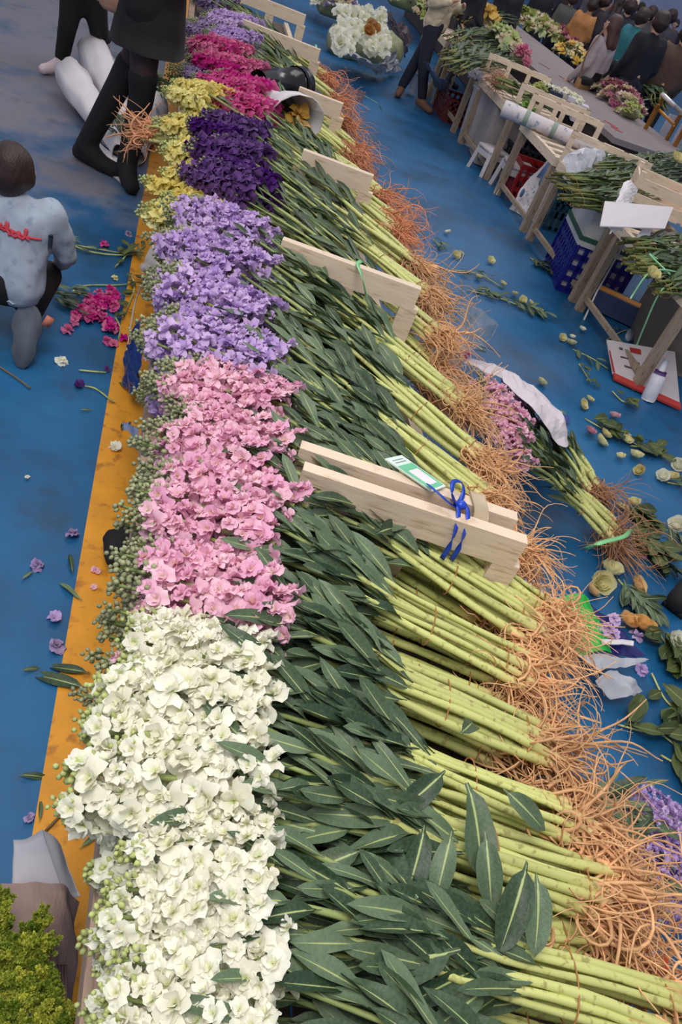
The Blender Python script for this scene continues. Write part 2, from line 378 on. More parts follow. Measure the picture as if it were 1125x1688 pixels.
def bunch(label, colour, tip, base, bind, root, width=0.22, n=9, nl=9, seed=0, far=False, droop=0.5, thick=0.055, leafL=(0.12, 0.19), rootn=150, rootlen=0.24,
          rootmat=None, group=None, bindw=0.050, heads=True, name='stock_bunch', leafs=(0.36, 1.0), stemmat=None, cat='flower bunch', rootrad=0.0026, stemr=0.0088, hn=9, leafang=(3, 30)):
    """one tied bunch of uprooted stock: stems, leaves, flower spikes, roots"""
    r = random.Random(seed*31+5); tip, base, bind, root = [Vector(v) for v in (tip, base, bind, root)]
    org = Vector((root.x, root.y, root.z)); t = thing(name, label, cat, org, group)
    ax = (base-bind); lat = Vector((-ax.y, ax.x, 0)).normalized(); starts = []
    LV = LEAVES_FAR if far else LEAVES
    for i in range(n):
        u = ((i+0.5)/n*2-1); u2 = u+r.uniform(-0.12, 0.12); v = (1-u*u)**0.5*(1 if i % 2 else -0.6)+r.uniform(-0.15, 0.15); v2 = r.uniform(-1, 1)
        pr = root+lat*bindw*(u+r.uniform(-.25, .25))*1.05+Vector((r.uniform(-0.05, 0.03), 0, bindw*0.45*v))
        pb = bind+lat*bindw*(u2+r.uniform(-.22, .22))+Vector((0, 0, bindw*0.5*v))
        pm = (bind*0.45+base*0.55)+lat*(width*0.30*u2)+Vector((0, 0, thick*0.7*v+0.01))
        pf = base+lat*(width*0.5*u2)+Vector((0, 0, thick*v))+(base-tip)*r.uniform(-0.12, 0.12)
        dt = ((tip+lat*(width*0.55*u2+r.uniform(-0.02, 0.02))+Vector((0, 0, thick*0.8*v)))-pf)
        w1 = lat*r.uniform(-.012, .012)+Vector((0, 0, r.uniform(-.006, .008)))
        P = spline([pr, (pr*.5+pb*.5)+w1, pb, (pb*.5+pm*.5)-w1*1.4, pm, pf], 16)
        rad = stemr*r.uniform(0.70, 1.15); rr = rad*np.linspace(1.1, 0.55, 16); rr[1::3] *= 1.16
        g = Geo().tube(P-np.array(org), rr, 7 if not far else 5)
        g.obj('stem', stemmat or STEM, t); starts.append(P[0]-np.array(org))
        if heads and (i*hn)//n != ((i+1)*hn)//n:
            L = KIT[colour]['L']; sc_ = max(0.75, min(1.12, dt.length/L))*r.uniform(0.92, 1.05)
            add_spike(t, colour, pf-dt*0.05, dt, r.uniform(-0.6, 0.6), far, sc_, org, r)
        Pd = np.array(P); seg = np.linalg.norm(np.diff(Pd, axis=0), axis=1).cumsum(); tot = seg[-1]
        for k in range(nl):
            s = leafs[0]+(leafs[1]-leafs[0])*(k+r.random())/nl; fi = s*15; a = min(14, int(fi)); f = fi-a
            p = Vector(Pd[a]*(1-f)+Pd[a+1]*f); dd = Vector(Pd[a+1]-Pd[a]).normalized()
            side = 1 if r.random() < 0.5 else -1; ang = math.radians(r.uniform(*leafang)); l = Vector((-dd.y, dd.x, 0))
            upv = r.uniform(-0.02, 0.30) if v > 0 else r.uniform(-0.1, 0.15)
            ld = dd*math.cos(ang)+l*(side*math.sin(ang))+Vector((0, 0, upv))
            nn = Vector((r.uniform(-0.5, 0.5), r.uniform(-0.5, 0.5), 1))
            m = frame(ld, nn, p-org+Vector((0, 0, rad*0.6)), r.uniform(*leafL)*(0.75+0.5*(1-s)))
            link('leaf', LV[r.randrange(len(LV))], t, m)
    d = root-bind; d.z *= 0.5
    if rootn:
        ro = roots_geo(starts, d, rootn, rootlen, droop, rootrad, seed).obj('roots', rootmat or ROOT, t); ro['kind'] = 'stuff'
    # rubber bands
    for q, fr in enumerate((0.2, 0.75)):
        c = root*(1-fr)+bind*fr-org; ring = []; dn = (bind-root).normalized(); up = Vector((0, 0, 1))
        la = dn.cross(up).normalized(); u2_ = la.cross(dn)
        for k in range(17):
            a = 2*PI*k/16; ring.append(c+la*math.cos(a)*(bindw+0.013)+u2_*math.sin(a)*(bindw*0.42+0.012))
        Geo().tube(ring, 0.0016, 4, caps=False).obj('rubber_band', BAND, t)
    return t
#--STRUCTURE--
# ------------------------------------------------------------------ floor and hall
def floor_mat():
    m, nt, p = new_mat('blue_floor_paint')
    tc = N(nt, 'ShaderNodeTexCoord'); g = tc.outputs['Object']
    n1 = N(nt, 'ShaderNodeTexNoise', Scale=1.4, Detail=6.0, Roughness=0.6); nt.links.new(g, n1.inputs['Vector'])
    n2 = N(nt, 'ShaderNodeTexNoise', Scale=60.0, Detail=4.0); nt.links.new(g, n2.inputs['Vector'])
    base = ramp(nt, [(0.32, srgb(12, 70, 106)), (0.5, srgb(16, 91, 140)), (0.68, srgb(26, 106, 156))], n1.outputs[0])
    # dirty worn paint in the far left aisle
    sx = N(nt, 'ShaderNodeSeparateXYZ'); nt.links.new(g, sx.inputs[0])
    def lin(a, b, c, lo, hi):
        mm = N(nt, 'ShaderNodeVectorMath', operation='DOT_PRODUCT'); nt.links.new(g, mm.inputs[0]); mm.inputs[1].default_value = (a, b, c)
        r = N(nt, 'ShaderNodeMapRange'); r.inputs[1].default_value = lo; r.inputs[2].default_value = hi; nt.links.new(mm.outputs['Value'], r.inputs[0]); return r.outputs[0]
    far = lin(-0.7, 0.8, 0, 2.6, 5.2)
    ad = N(nt, 'ShaderNodeMath', operation='ADD'); nt.links.new(far, ad.inputs[0])
    sb = N(nt, 'ShaderNodeMapRange'); sb.inputs[1].default_value = 0.3; sb.inputs[2].default_value = 0.7; sb.inputs[3].default_value = -0.75; sb.inputs[4].default_value = 0.45
    nt.links.new(n1.outputs[0], sb.inputs[0]); nt.links.new(sb.outputs[0], ad.inputs[1])
    wr = ramp(nt, [(0.25, (0, 0, 0)), (0.85, (0.85, 0.85, 0.85))], ad.outputs[0])
    lx = lin(1, 0, 0, 0.0, 0.3); iv = N(nt, 'ShaderNodeMath', operation='SUBTRACT'); iv.inputs[0].default_value = 1.0; nt.links.new(lx, iv.inputs[1])
    wm = N(nt, 'ShaderNodeMath', operation='MULTIPLY'); nt.links.new(wr.outputs[0], wm.inputs[0]); nt.links.new(iv.outputs[0], wm.inputs[1])
    mx = N(nt, 'ShaderNodeMix', data_type='RGBA'); nt.links.new(wm.outputs[0], mx.inputs[0]); nt.links.new(base.outputs[0], mx.inputs[6]); mx.inputs[7].default_value = (*srgb(126, 118, 122), 1)
    # dark scuffs and specks
    n3 = N(nt, 'ShaderNodeTexNoise', Scale=3.4, Detail=8.0, Roughness=0.7); nt.links.new(g, n3.inputs['Vector'])
    sc3 = ramp(nt, [(0.55, (0, 0, 0)), (0.68, (0.55, 0.55, 0.55))], n3.outputs[0])
    m2 = N(nt, 'ShaderNodeMix', data_type='RGBA'); nt.links.new(sc3.outputs[0], m2.inputs[0]); nt.links.new(mx.outputs[2], m2.inputs[6]); m2.inputs[7].default_value = (*srgb(44, 60, 74), 1)
    vo = N(nt, 'ShaderNodeTexVoronoi', Scale=26.0); nt.links.new(g, vo.inputs['Vector'])
    sp = ramp(nt, [(0.035, (0.8, 0.8, 0.8)), (0.05, (0, 0, 0))], vo.outputs['Distance'])
    m3 = N(nt, 'ShaderNodeMix', data_type='RGBA'); nt.links.new(sp.outputs[0], m3.inputs[0]); nt.links.new(m2.outputs[2], m3.inputs[6]); m3.inputs[7].default_value = (*srgb(40, 52, 60), 1)
    nt.links.new(m3.outputs[2], p.inputs['Base Color'])
    rr = ramp(nt, [(0.3, (0.38,)*3), (0.7, (0.6,)*3)], n1.outputs[0]); nt.links.new(rr.outputs[0], p.inputs['Roughness'])
    b = N(nt, 'ShaderNodeBump', Strength=0.12, Distance=0.004); nt.links.new(n2.outputs[0], b.inputs['Height']); nt.links.new(b.outputs[0], p.inputs['Normal'])
    return m
def struct(name, g, m, smooth=False):
    o = g.obj(name, m, smooth=smooth); o['kind'] = 'structure'; return o
struct('floor', Geo().box((4, 12, -0.05), (36, 44, 0.1)), floor_mat())
YEL = simple('orange_line_paint', (222, 150, 36), 0.5, 0.12, 8, 0.1, dirt=(176, 112, 34))
struct('trim_1', Geo().box((0.085, 8.0, 0.0), (0.23, 22, 0.006)), YEL)
HALLW = simple('hall_wall_paint', (176, 184, 214), 0.8, 0.1, 1.0, 0)
struct('wall_back', Geo().box((8, 33, 4), (40, 0.2, 8)), HALLW)
struct('wall_right', Geo().box((21.9, 12, 4), (0.2, 44, 8)), HALLW)
# ------------------------------------------------------------------ soft bodies (people, bags): capsules fused into one skin
def capsules(segs, sides=10):
    g = Geo()
    for s in segs:
        p0, r0, p1, r1 = s; p0 = Vector(p0); p1 = Vector(p1)
        g.ball(p0, r0, sides, 6); g.ball(p1, r1, sides, 6)
        if (p1-p0).length > 1e-4: g.tube([p0, p1], [r0, r1], sides)
    return g
def blob_mesh(name, segs, mat, voxel=0.015, smooth=4, disp=0.0):
    me = capsules(segs).mesh('tmp', mat); o = bpy.data.objects.new('tmp', me); C.objects.link(o)
    m = o.modifiers.new('r', 'REMESH'); m.mode = 'VOXEL'; m.voxel_size = voxel; m.use_smooth_shade = True
    m2 = o.modifiers.new('s', 'SMOOTH'); m2.iterations = smooth; m2.factor = 0.6
    dg = bpy.context.evaluated_depsgraph_get()
    out = bpy.data.meshes.new_from_object(o.evaluated_get(dg), depsgraph=dg); out.name = name
    bpy.data.objects.remove(o); bpy.data.meshes.remove(me)
    if disp:
        from mathutils import noise
        for v in out.vertices:
            n = noise.noise_vector(v.co*9.0)+noise.noise_vector(v.co*23.0)*0.4; v.co += n*disp
    out.materials.clear(); out.materials.append(mat)
    out.polygons.foreach_set('use_smooth', [True]*len(out.polygons))
    return out
def blob(name, segs, mat, parent, voxel=0.015, smooth=4, disp=0.0): return link(name, blob_mesh(name, segs, mat, voxel, smooth, disp), parent)
SKIN = simple('skin', (206, 160, 134), 0.55, 0.05, 8, 0)
HAIR = simple('dark_hair', (46, 28, 24), 0.5, 0.3, 40, 0.4, stretch=(4, 4, 0.6))
HAIR_BROWN = simple('brown_hair', (74, 44, 38), 0.5, 0.3, 40, 0.4, stretch=(4, 4, 0.6))
BLACKCLOTH = simple('black_cloth', (15, 14, 18), 0.8, 0.2, 20, 0.2)
def cloth(name, col): return simple(name, col, 0.85, 0.12, 18, 0.35)
def pose(h=1.5):
    """joints of a standing adult 1.65 m tall, x right, y forward, scaled to h"""
    J = dict(hipL=(-.085, 0, .86), hipR=(.085, 0, .86), kneeL=(-.10, .02, .47), kneeR=(.10, .02, .47), ankL=(-.10, -.02, .08), ankR=(.10, -.02, .08), toeL=(-.12, .15, .035), toeR=(.12, .15, .035),
             pelvis=(0, 0, .92), waist=(0, 0, 1.08), chest=(0, 0, 1.25), shL=(-.165, 0, 1.35), shR=(.165, 0, 1.35), elL=(-.23, -.02, 1.09), elR=(.23, -.02, 1.09),
             wrL=(-.22, .12, .88), wrR=(.22, .12, .88), haL=(-.21, .18, .82), haR=(.21, .18, .82), neck=(0, -.005, 1.42), head=(0, .02, 1.545))
    return {k: Vector(v)*(h/1.65) for k, v in J.items()}
def person(label, loc, yaw, h=1.5, top=None, bottom=None, shoe=None, hair='short', hairmat=None, hem=0.84, J=None, group=None, vox=0.03, skirt=False, world_joints=False, face=True, bareleg=None, boots=None, hood=False, cap=None, over=None):
    t = thing('person', label, 'person', loc, group, 0 if world_joints else yaw)
    k = h/1.65; j = pose(h)
    if J: j.update({a: Vector(b) for a, b in J.items()})
    if over: j.update({a: j[a]+Vector(b) for a, b in over.items()})
    v = lambda a: j[a]
    fwd = (v('toeL')-v('ankL')+v('toeR')-v('ankR')); fwd.z = 0; fwd = fwd.normalized() if fwd.length > 1e-3 else Vector((0, 1, 0))
    if 'fwd' in j: fwd = v('fwd').normalized()
    rt = fwd.cross(Vector((0, 0, 1))).normalized(); hd = v('head')
    S = []
    def limb(names, rads):
        for a, b, ra, rb in zip(names, names[1:], rads, rads[1:]): S.append((v(a), ra*k, v(b), rb*k))
    for s in 'LR':
        limb(['pelvis', 'hip'+s, 'knee'+s, 'ank'+s, 'toe'+s], [.11, .085, .055, .036, .016]); limb(['chest', 'sh'+s, 'el'+s, 'wr'+s, 'ha'+s], [.10, .058, .042, .030, .030])
        S.append((v('pelvis'), .11*k, v('waist')+rt*(.05*k*(1 if s == 'R' else -1)), .09*k)); S.append((v('waist')+rt*(.05*k*(1 if s == 'R' else -1)), .09*k, v('chest')+rt*(.07*k*(1 if s == 'R' else -1)), .10*k))
        d = (v('ha'+s)-v('wr'+s)).normalized(); side = rt*(1 if s == 'L' else -1)
        for q in range(4):   # four fingers and a thumb that leaves the side of the palm
            o = side*((q-1.5)*0.021*k); S.append((v('ha'+s)+o, .010*k, v('ha'+s)+o*1.15+d*((.055, .072, .075, .060)[q]*k)+Vector((0, 0, -.012*k)), .008*k))
        S.append((v('wr'+s)+d*.03*k, .013*k, v('ha'+s)+side*.055*k+fwd*.01, .010*k))
    S += [(v('neck'), .052*k, hd-Vector((0, 0, .06*k)), .052*k), (hd, .088*k, hd+Vector((0, 0, .035*k))-fwd*.015*k, .086*k), (hd+fwd*.03*k-Vector((0, 0, .06*k)), .055*k, hd+fwd*.045*k-Vector((0, 0, .085*k)), .035*k),
          (hd+fwd*.085*k+Vector((0, 0, .01*k)), .012*k, hd+fwd*.105*k-Vector((0, 0, .02*k)), .016*k)]
    for q in (1, -1): S.append((hd+rt*q*.09*k+Vector((0, 0, .015*k)), .018*k, hd+rt*q*.088*k-Vector((0, 0, .025*k)), .012*k))
    blob('body', S, SKIN, t, min(vox, 0.02) if vox < .02 else vox*0.75, 2)
    if face:
        for q in (1, -1): Geo().ball(hd+fwd*.083*k+rt*q*.032*k+Vector((0, 0, .012*k)), .011*k).obj('eye', HAIR, t)
        Geo().ball(hd+fwd*.088*k-Vector((0, 0, .052*k)), (.022*k, .022*k, .006*k)).obj('mouth', simple('lip', (160, 84, 80)), t)
    hm = hairmat or HAIR; up = Vector((0, 0, 1)); H_ = [(hd+up*.035*k-fwd*.02*k, .100*k, hd-fwd*.045*k, .094*k), (hd-fwd*.05*k-up*.03*k, .078*k, hd-fwd*.04*k+up*.05*k, .085*k), (hd+rt*.05*k-fwd*.02*k-up*.01*k, .062*k, hd-rt*.05*k-fwd*.02*k-up*.01*k, .062*k)]
    if hair == 'long': H_ += [(hd-fwd*.05*k+rt*.04*k*q, .065*k, v('neck')-fwd*.09*k+rt*.05*k*q-up*.07*k, .05*k) for q in (1, -1)]
    if hair == 'bun': H_ += [(hd-fwd*.10*k+up*.04*k, .04*k, hd-fwd*.12*k+up*.05*k, .04*k)]
    blob('hair', H_, hm, t, min(vox, .016), 2, 0.004)
    if cap: blob('cap', [(hd+up*.06*k, .098*k, hd+up*.05*k-fwd*.02*k, .10*k), (hd+fwd*.09*k+up*.045*k, .03*k, hd+fwd*.13*k+up*.035*k, .02*k)], cap, t, .015, 3)
    T = []; hv = hem*h/1.65
    for s in 'LR':
        q = 1 if s == 'R' else -1
        T += [(v('chest')+rt*.08*k*q, .125*k, v('sh'+s), .075*k), (v('sh'+s), .078*k, v('el'+s), .062*k), (v('el'+s), .062*k, v('wr'+s), .046*k), (v('chest')+rt*.07*k*q, .125*k, v('waist')+rt*.065*k*q, .115*k), (v('waist')+rt*.065*k*q, .115*k, v('pelvis')+rt*.07*k*q+up*(hv-v('pelvis').z*1.0+.12*k if not world_joints else 0), .118*k)]
    T.append((v('chest')+up*.06*k, .10*k, v('neck')-up*.02*k, .062*k))
    if hood: T.append((v('neck')-fwd*.09*k, .07*k, v('neck')-fwd*.06*k+rt*.02, .08*k))
    blob('jacket', T, top, t, vox, 3, 0.011 if world_joints else 0.006)
    if skirt:
        c = v('pelvis'); zl = c.z-(.20 if world_joints else .32)*k; g = Geo()
        g.tube([(c.x, c.y, c.z+.12*k), (c.x, c.y, c.z), (c.x, c.y, (c.z+zl)/2), (c.x, c.y, zl)], [.15*k, .165*k, .178*k, .188*k], 22)
        V = g.V[0]; th = np.arctan2(V[:, 1]-c.y, V[:, 0]-c.x); f = 1+.035*np.sin(th*7)*(c.z+.12*k-V[:, 2])/(.3*k); V[:, 0] = c.x+(V[:, 0]-c.x)*f; V[:, 1] = c.y+(V[:, 1]-c.y)*f*.9
        g.obj('skirt', bottom, t)
    else:
        B = []
        for s in 'LR': B += [(v('pelvis'), .12*k, v('hip'+s), .108*k), (v('hip'+s), .108*k, v('knee'+s), .078*k), (v('knee'+s), .078*k, v('ank'+s)+up*.03*k, .062*k)]
        blob('trousers', B, bottom, t, min(vox, .02), 3, 0.003)
    if bareleg:
        for s in 'LR': blob('tights', [(v('hip'+s), .092*k, v('knee'+s), .064*k)], bareleg, t, vox, 2)
    for s in 'LR':
        a, b = v('ank'+s), v('toe'+s); d = (b-a); d.z = 0; d = d.normalized() if d.length > 1e-3 else fwd; sp = [(a-d*.03*k-up*.035*k, .045*k, b+d*.01*k, .042*k), (a-d*.01*k, .052*k, b-d*.05*k, .046*k)]
        if boots: sp += [(a-d*.03*k-up*.04*k, .048*k, b+d*.0*k, .046*k), (a, .060*k, b-d*.07*k, .050*k), (a, .058*k, v('knee'+s), .070*k), (v('knee'+s), .070*k, v('knee'+s)*0.75+v('hip'+s)*.25, .080*k)]
        blob('boot' if boots else 'shoe', sp, shoe or BLACKCLOTH, t, .014, 2)
    return t
def head_at(x, y, h): return at(x, y, h*0.94)
def stand_at(x, y, Y):
    """spot at distance Y down the hall and the height of a person whose head shows at x, y"""
    d = AX_F + AX_R*((x-562.5)/F_PX) - AX_U*((y-844)/F_PX); t = Y/d.y
    return Vector((d.x*t, Y, 0)), (CAM_H+d.z*t)/0.94

# --- child kneeling on the aisle
DENIM = simple('washed_denim', (158, 168, 184), 0.85, 0.16, 9, 0.35, dirt=(132, 144, 164))
SOLE = simple('grey_shoe_sole', (84, 92, 104), 0.75, 0.1, 30, 0.3)
g0 = at(40, 560); cx, cy = g0.x-0.075, g0.y-0.02
cj = dict(pelvis=(0, -.02, .27), hipL=(-.08, 0, .26), hipR=(.08, 0, .25), kneeL=(-.13, .26, .24), kneeR=(.12, .24, .20), ankL=(-.10, .02, .06), ankR=(.09, -.02, .12), toeL=(-.12, .15, .03), toeR=(.09, -.07, .04),
          waist=(0, .0, .36), chest=(0, .04, .49), shL=(-.13, .05, .56), shR=(.13, .05, .55), elL=(-.20, .12, .42), elR=(.20, .10, .38), wrL=(-.14, .28, .33), wrR=(.17, .27, .26), haL=(-.12, .32, .31), haR=(.16, .31, .23), neck=(0, .05, .57), head=(-.01, .07, .67), fwd=(0.1, 1, 0))
kid = person('small child squatting on the blue floor, back turned, washed denim jacket with red script', (cx, cy, 0), 0, 1.34, DENIM, BLACKCLOTH, BLACKCLOTH, J=cj, vox=.014, world_joints=True)
for ch in kid.children:
    if ch.name.startswith('hair'): ch['label'] = 'short dark brown hair'
# the shoe sole turned to the viewer
R = Matrix.Rotation(math.radians(62), 4, 'X')
pts = [(math.cos(a)*(.056+.012*math.sin(a*1.0)) , math.sin(a)*.13+ .0) for a in np.linspace(0, 2*PI, 28, endpoint=False)]
pts = [((x*(0.82 if abs(y+.01) < .03 else 1.0)), y) for x, y in pts]
so = Geo().prism(pts, -.012, .012).obj('shoe_sole', SOLE, kid, Matrix.Translation((.10, -.13, .11)) @ R); so['label'] = 'grey rubber sole facing back'
from mathutils.bvhtree import BVHTree
def on_back(parent, name, frm, d, P, r, mat, sides=6):
    """lays a thread-like mark on the part's surface: P is projected along d"""
    part = [c for c in parent.children if c.name.startswith(frm)][0]
    bv = BVHTree.FromPolygons([v.co.copy() for v in part.data.vertices], [tuple(p.vertices) for p in part.data.polygons]); out = []
    for p in P:
        h = bv.ray_cast(Vector(p), Vector(d))
        if h[0]: out.append(h[0]-Vector(d)*r*0.6)
    if len(out) > 2: return Geo().tube(out, r, sides).obj(name, mat, part)
RED = simple('red_script', (196, 60, 74), 0.7, 0.1)
word = []; x = -.135
for i, (hh, w_) in enumerate([(.040, .030), (.018, .024), (.018, .022), (.034, .022), (.018, .024), (.030, .020), (.018, .024), (.018, .022), (.036, .026)]):
    for a in np.linspace(0, 2*PI, 12): word.append((x+w_*a/(2*PI)+.008*math.sin(a), -.5, .500+hh*(0.5-0.5*math.cos(a))-.10*(x+.13)+(0 if i % 3 else -.006)))
    x += w_
on_back(kid, 'red_lettering', 'jacket', (0, 1, 0), word, .0055, RED)
on_back(kid, 'red_lettering', 'jacket', (0, 1, 0), [(px, -.5, .512-.10*(px+.13)) for px in np.linspace(-.12, .12, 16)], .0045, RED)
on_back(kid, 'dark_patch', 'jacket', (0, 1, 0), [(px, -.5, .285) for px in np.linspace(-.10, -.035, 6)], .011, simple('navy_patch', (40, 48, 66)))
on_back(kid, 'hem_lettering', 'jacket', (0, 1, 0), [(px, -.5, .232+.004*math.sin(px*260)) for px in np.linspace(-.10, .05, 40)], .0028, simple('pale_print', (196, 206, 212)))
on_back(kid, 'sleeve_patch', 'jacket', (0, 1, 0), [(.148, -.5, z) for z in np.linspace(.44, .50, 6)], .010, simple('navy_patch', (40, 48, 66)))
b = Geo().box((.175, -.12, .19), (.03, .012, .045), Matrix.Rotation(0.4, 4, 'Y')).obj('buckle_tag', simple('tag_white_red', (206, 120, 100)), kid)

# --- woman in black coat and over-knee boots, mid stride
LEATHER = simple('tan_leather', (176, 134, 112), 0.55, 0.12, 10, 0.2)
TIGHTS = simple('brown_tights', (58, 42, 46), 0.7, 0.15)
BOOT = simple('black_suede', (16, 15, 20), 0.85, 0.2, 20, 0.2)
fo = at(205, 300); bo = at(138, 268)
o = fo
wj = dict(pelvis=(.02, .02, .97), hipL=(.06, .05, .92), hipR=(.0, -.02, .92), kneeL=(-.10, .13, .52), kneeR=(.03, .0, .51), ankL=(bo.x-fo.x, bo.y-fo.y, .10), ankR=(.0, .02, .10), toeL=(bo.x-fo.x+.18, bo.y-fo.y-.09, .04), toeR=(.05, -.15, .04),
          waist=(.03, .03, 1.10), chest=(.05, .03, 1.28), shL=(.12, .16, 1.38), shR=(-.02, -.10, 1.38), elL=(.20, .24, 1.22), elR=(.02, -.20, 1.22), wrL=(.26, .10, 1.30), wrR=(.16, -.10, 1.32), haL=(.28, .06, 1.33), haR=(.20, -.06, 1.36), neck=(.05, .03, 1.45), head=(.07, .02, 1.57), fwd=(.85, -.5, 0))
wo = person('woman striding left of the bench in black coat and over-knee black boots', (fo.x, fo.y, 0), 0, 1.78, BLACKCLOTH, BLACKCLOTH, BOOT, hair='long', hairmat=HAIR_BROWN, J=wj, vox=.02, world_joints=True, skirt=True, bareleg=TIGHTS, boots=True)
bp = thing('backpack', 'tan leather backpack on the back of the woman in boots', 'backpack', (fo.x-.15, fo.y+.12, .90))
R = Matrix.Rotation(math.radians(-30), 4, 'Z')
def rbox(g, c, d, R=None, e=0.25):
    """box with rounded corners"""
    x, y, z = [v/2 for v in d]; V = []; F = []
    n = 10; rings = [(-z, 1-e), (-z+e*z*.5, 1-e*.3), (-z*.5, 1), (z*.5, 1), (z-e*z*.5, 1-e*.3), (z, 1-e)]
    for (zz, s_) in rings:
        for i in range(20):
            a = 2*PI*i/20; ca, sa = math.cos(a), math.sin(a); q = 0.45
            V.append((math.copysign(abs(ca)**q, ca)*x*s_, math.copysign(abs(sa)**q, sa)*y*s_, zz))
    m = 20
    for k in range(len(rings)-1):
        for i in range(m): F.append((k*m+i, k*m+(i+1) % m, (k+1)*m+(i+1) % m, (k+1)*m+i))
    F += [tuple(range(m))[::-1], tuple(range(len(rings)*m-m, len(rings)*m))]
    V = np.array(V)
    if R is not None: V = V @ np.array(R.to_3x3()).T
    return g.add(V+np.array(c), F)
rbox(Geo(), (0, 0, .13), (.16, .26, .32), R).obj('bag_body', LEATHER, bp)
fl = rbox(Geo(), (-.025, .015, .21), (.17, .27, .15), R).obj('flap', LEATHER, bp)
rbox(Geo(), (-.08, .05, .05), (.07, .18, .13), R).obj('pocket', LEATHER, bp)
for q in (-.06, .06):
    Geo().box((-.115+q*.5, .065+q*.85, .12), (.012, .022, .16), R).obj('buckle_strap', simple('brown_strap', (120, 84, 66)), bp)
    Geo().ball((-.125+q*.5, .07+q*.85, .10), .013).obj('buckle', simple('brass', (210, 180, 120), 0.3, metal=1.0), bp)
# --- person behind her
GREENJ = cloth('dark_green_jacket', (48, 62, 50))
f1 = at(100, 122); f2 = at(170, 90)
pj = dict(pelvis=(.10, -.06, .66), hipL=(.05, -.05, .62), hipR=(.18, -.06, .62), kneeL=(.03, -.06, .36), kneeR=(.24, .0, .36), ankL=(0, 0, .09), ankR=(f2.x-f1.x, f2.y-f1.y+.1, .09), toeL=(-.10, -.14, .04), toeR=(f2.x-f1.x-.06, f2.y-f1.y-.06, .04),
          waist=(.10, -.10, .78), chest=(.10, -.20, .93), shL=(-.04, -.16, 1.0), shR=(.25, -.26, 1.0), elL=(-.10, -.24, .80), elR=(.31, -.34, .80), wrL=(.0, -.38, .84), wrR=(.20, -.46, .86), haL=(.04, -.40, .88), haR=(.16, -.46, .90), neck=(.10, -.26, 1.07), head=(.10, -.32, 1.17), fwd=(-.5, -.8, 0))
person('person in green jacket, black trousers and pale sneakers behind the booted woman', (f1.x, f1.y, 0), 0, 1.5, GREENJ, BLACKCLOTH, simple('pink_white_sneaker', (220, 200, 204), 0.6, 0.2, 8), J=pj, vox=.02, world_joints=True)

# --- man in quilted jacket in the right aisle
QUILT = simple('cream_quilting', (206, 188, 160), 0.8, 0.06, 6, 0)
nt = QUILT.node_tree; vo = N(nt, 'ShaderNodeTexVoronoi', Scale=11.0); tcx = N(nt, 'ShaderNodeTexCoord'); nt.links.new(tcx.outputs['Object'], vo.inputs['Vector'])
bb = N(nt, 'ShaderNodeBump', Strength=0.9, Distance=0.03); bb.invert = True; nt.links.new(vo.outputs['Distance'], bb.inputs['Height']); nt.links.new(bb.outputs[0], nt.nodes['Principled BSDF'].inputs['Normal'])
a1 = at(658, 158); a2 = at(690, 178)
mj = dict(pelvis=(.12, -.05, .80), hipL=(.16, .02, .78), hipR=(.08, -.10, .78), kneeL=(.08, .02, .44), kneeR=(.10, -.20, .44), ankL=(0, 0, .09), ankR=(a2.x-a1.x, a2.y-a1.y, .09), toeL=(-.05, -.13, .04), toeR=(a2.x-a1.x+.10, a2.y-a1.y-.12, .04),
          waist=(.13, -.05, .94), chest=(.14, -.05, 1.12), shL=(.25, .04, 1.21), shR=(.03, -.15, 1.21), elL=(.30, .08, .98), elR=(-.03, -.18, .99), wrL=(.36, -.06, 1.04), wrR=(.14, -.26, 1.06), haL=(.34, -.11, 1.07), haR=(.18, -.27, 1.09), neck=(.14, -.05, 1.28), head=(.15, -.06, 1.40), fwd=(.6, -.7, 0))
person('person in cream quilted jacket, dark jeans and brown shoes standing in the aisle', (a1.x, a1.y, 0), 0, 1.5, QUILT, cloth('dark_jeans', (26, 28, 44)), simple('brown_shoe', (120, 84, 64), 0.7), J=mj, vox=.022, world_joints=True)

# --- woman in grey sweater with cross-body bag, and the crowd
SW = cloth('grey_sweater', (168, 156, 160))
h, hh = stand_at(1012, 42, 9.6); wy = math.radians(35)
person('woman in grey sweater and dark skirt with brown shoulder bag, seen from behind', (h.x, h.y, 0), wy, hh, SW, BLACKCLOTH, hair='long', hairmat=HAIR_BROWN, vox=.022, skirt=True)
bg_ = thing('shoulder_bag', 'small brown and black shoulder bag on the grey-sweatered woman', 'bag', (h.x-.12, h.y-.18, .68), rz=wy)
rbox(Geo(), (0, 0, .09), (.26, .09, .20)).obj('bag_body', simple('tan_bag', (150, 112, 72), 0.55), bg_)
rbox(Geo(), (0, -.01, .16), (.24, .10, .07)).obj('flap', BLACKCLOTH, bg_)
Geo().tube(spline([(-.12, 0, .18), (-.14, .04, .42), (.06, .07, .70), (.20, .16, .66)], 14), .010, 6).obj('strap', simple('brown_strap', (120, 84, 66)), bg_)
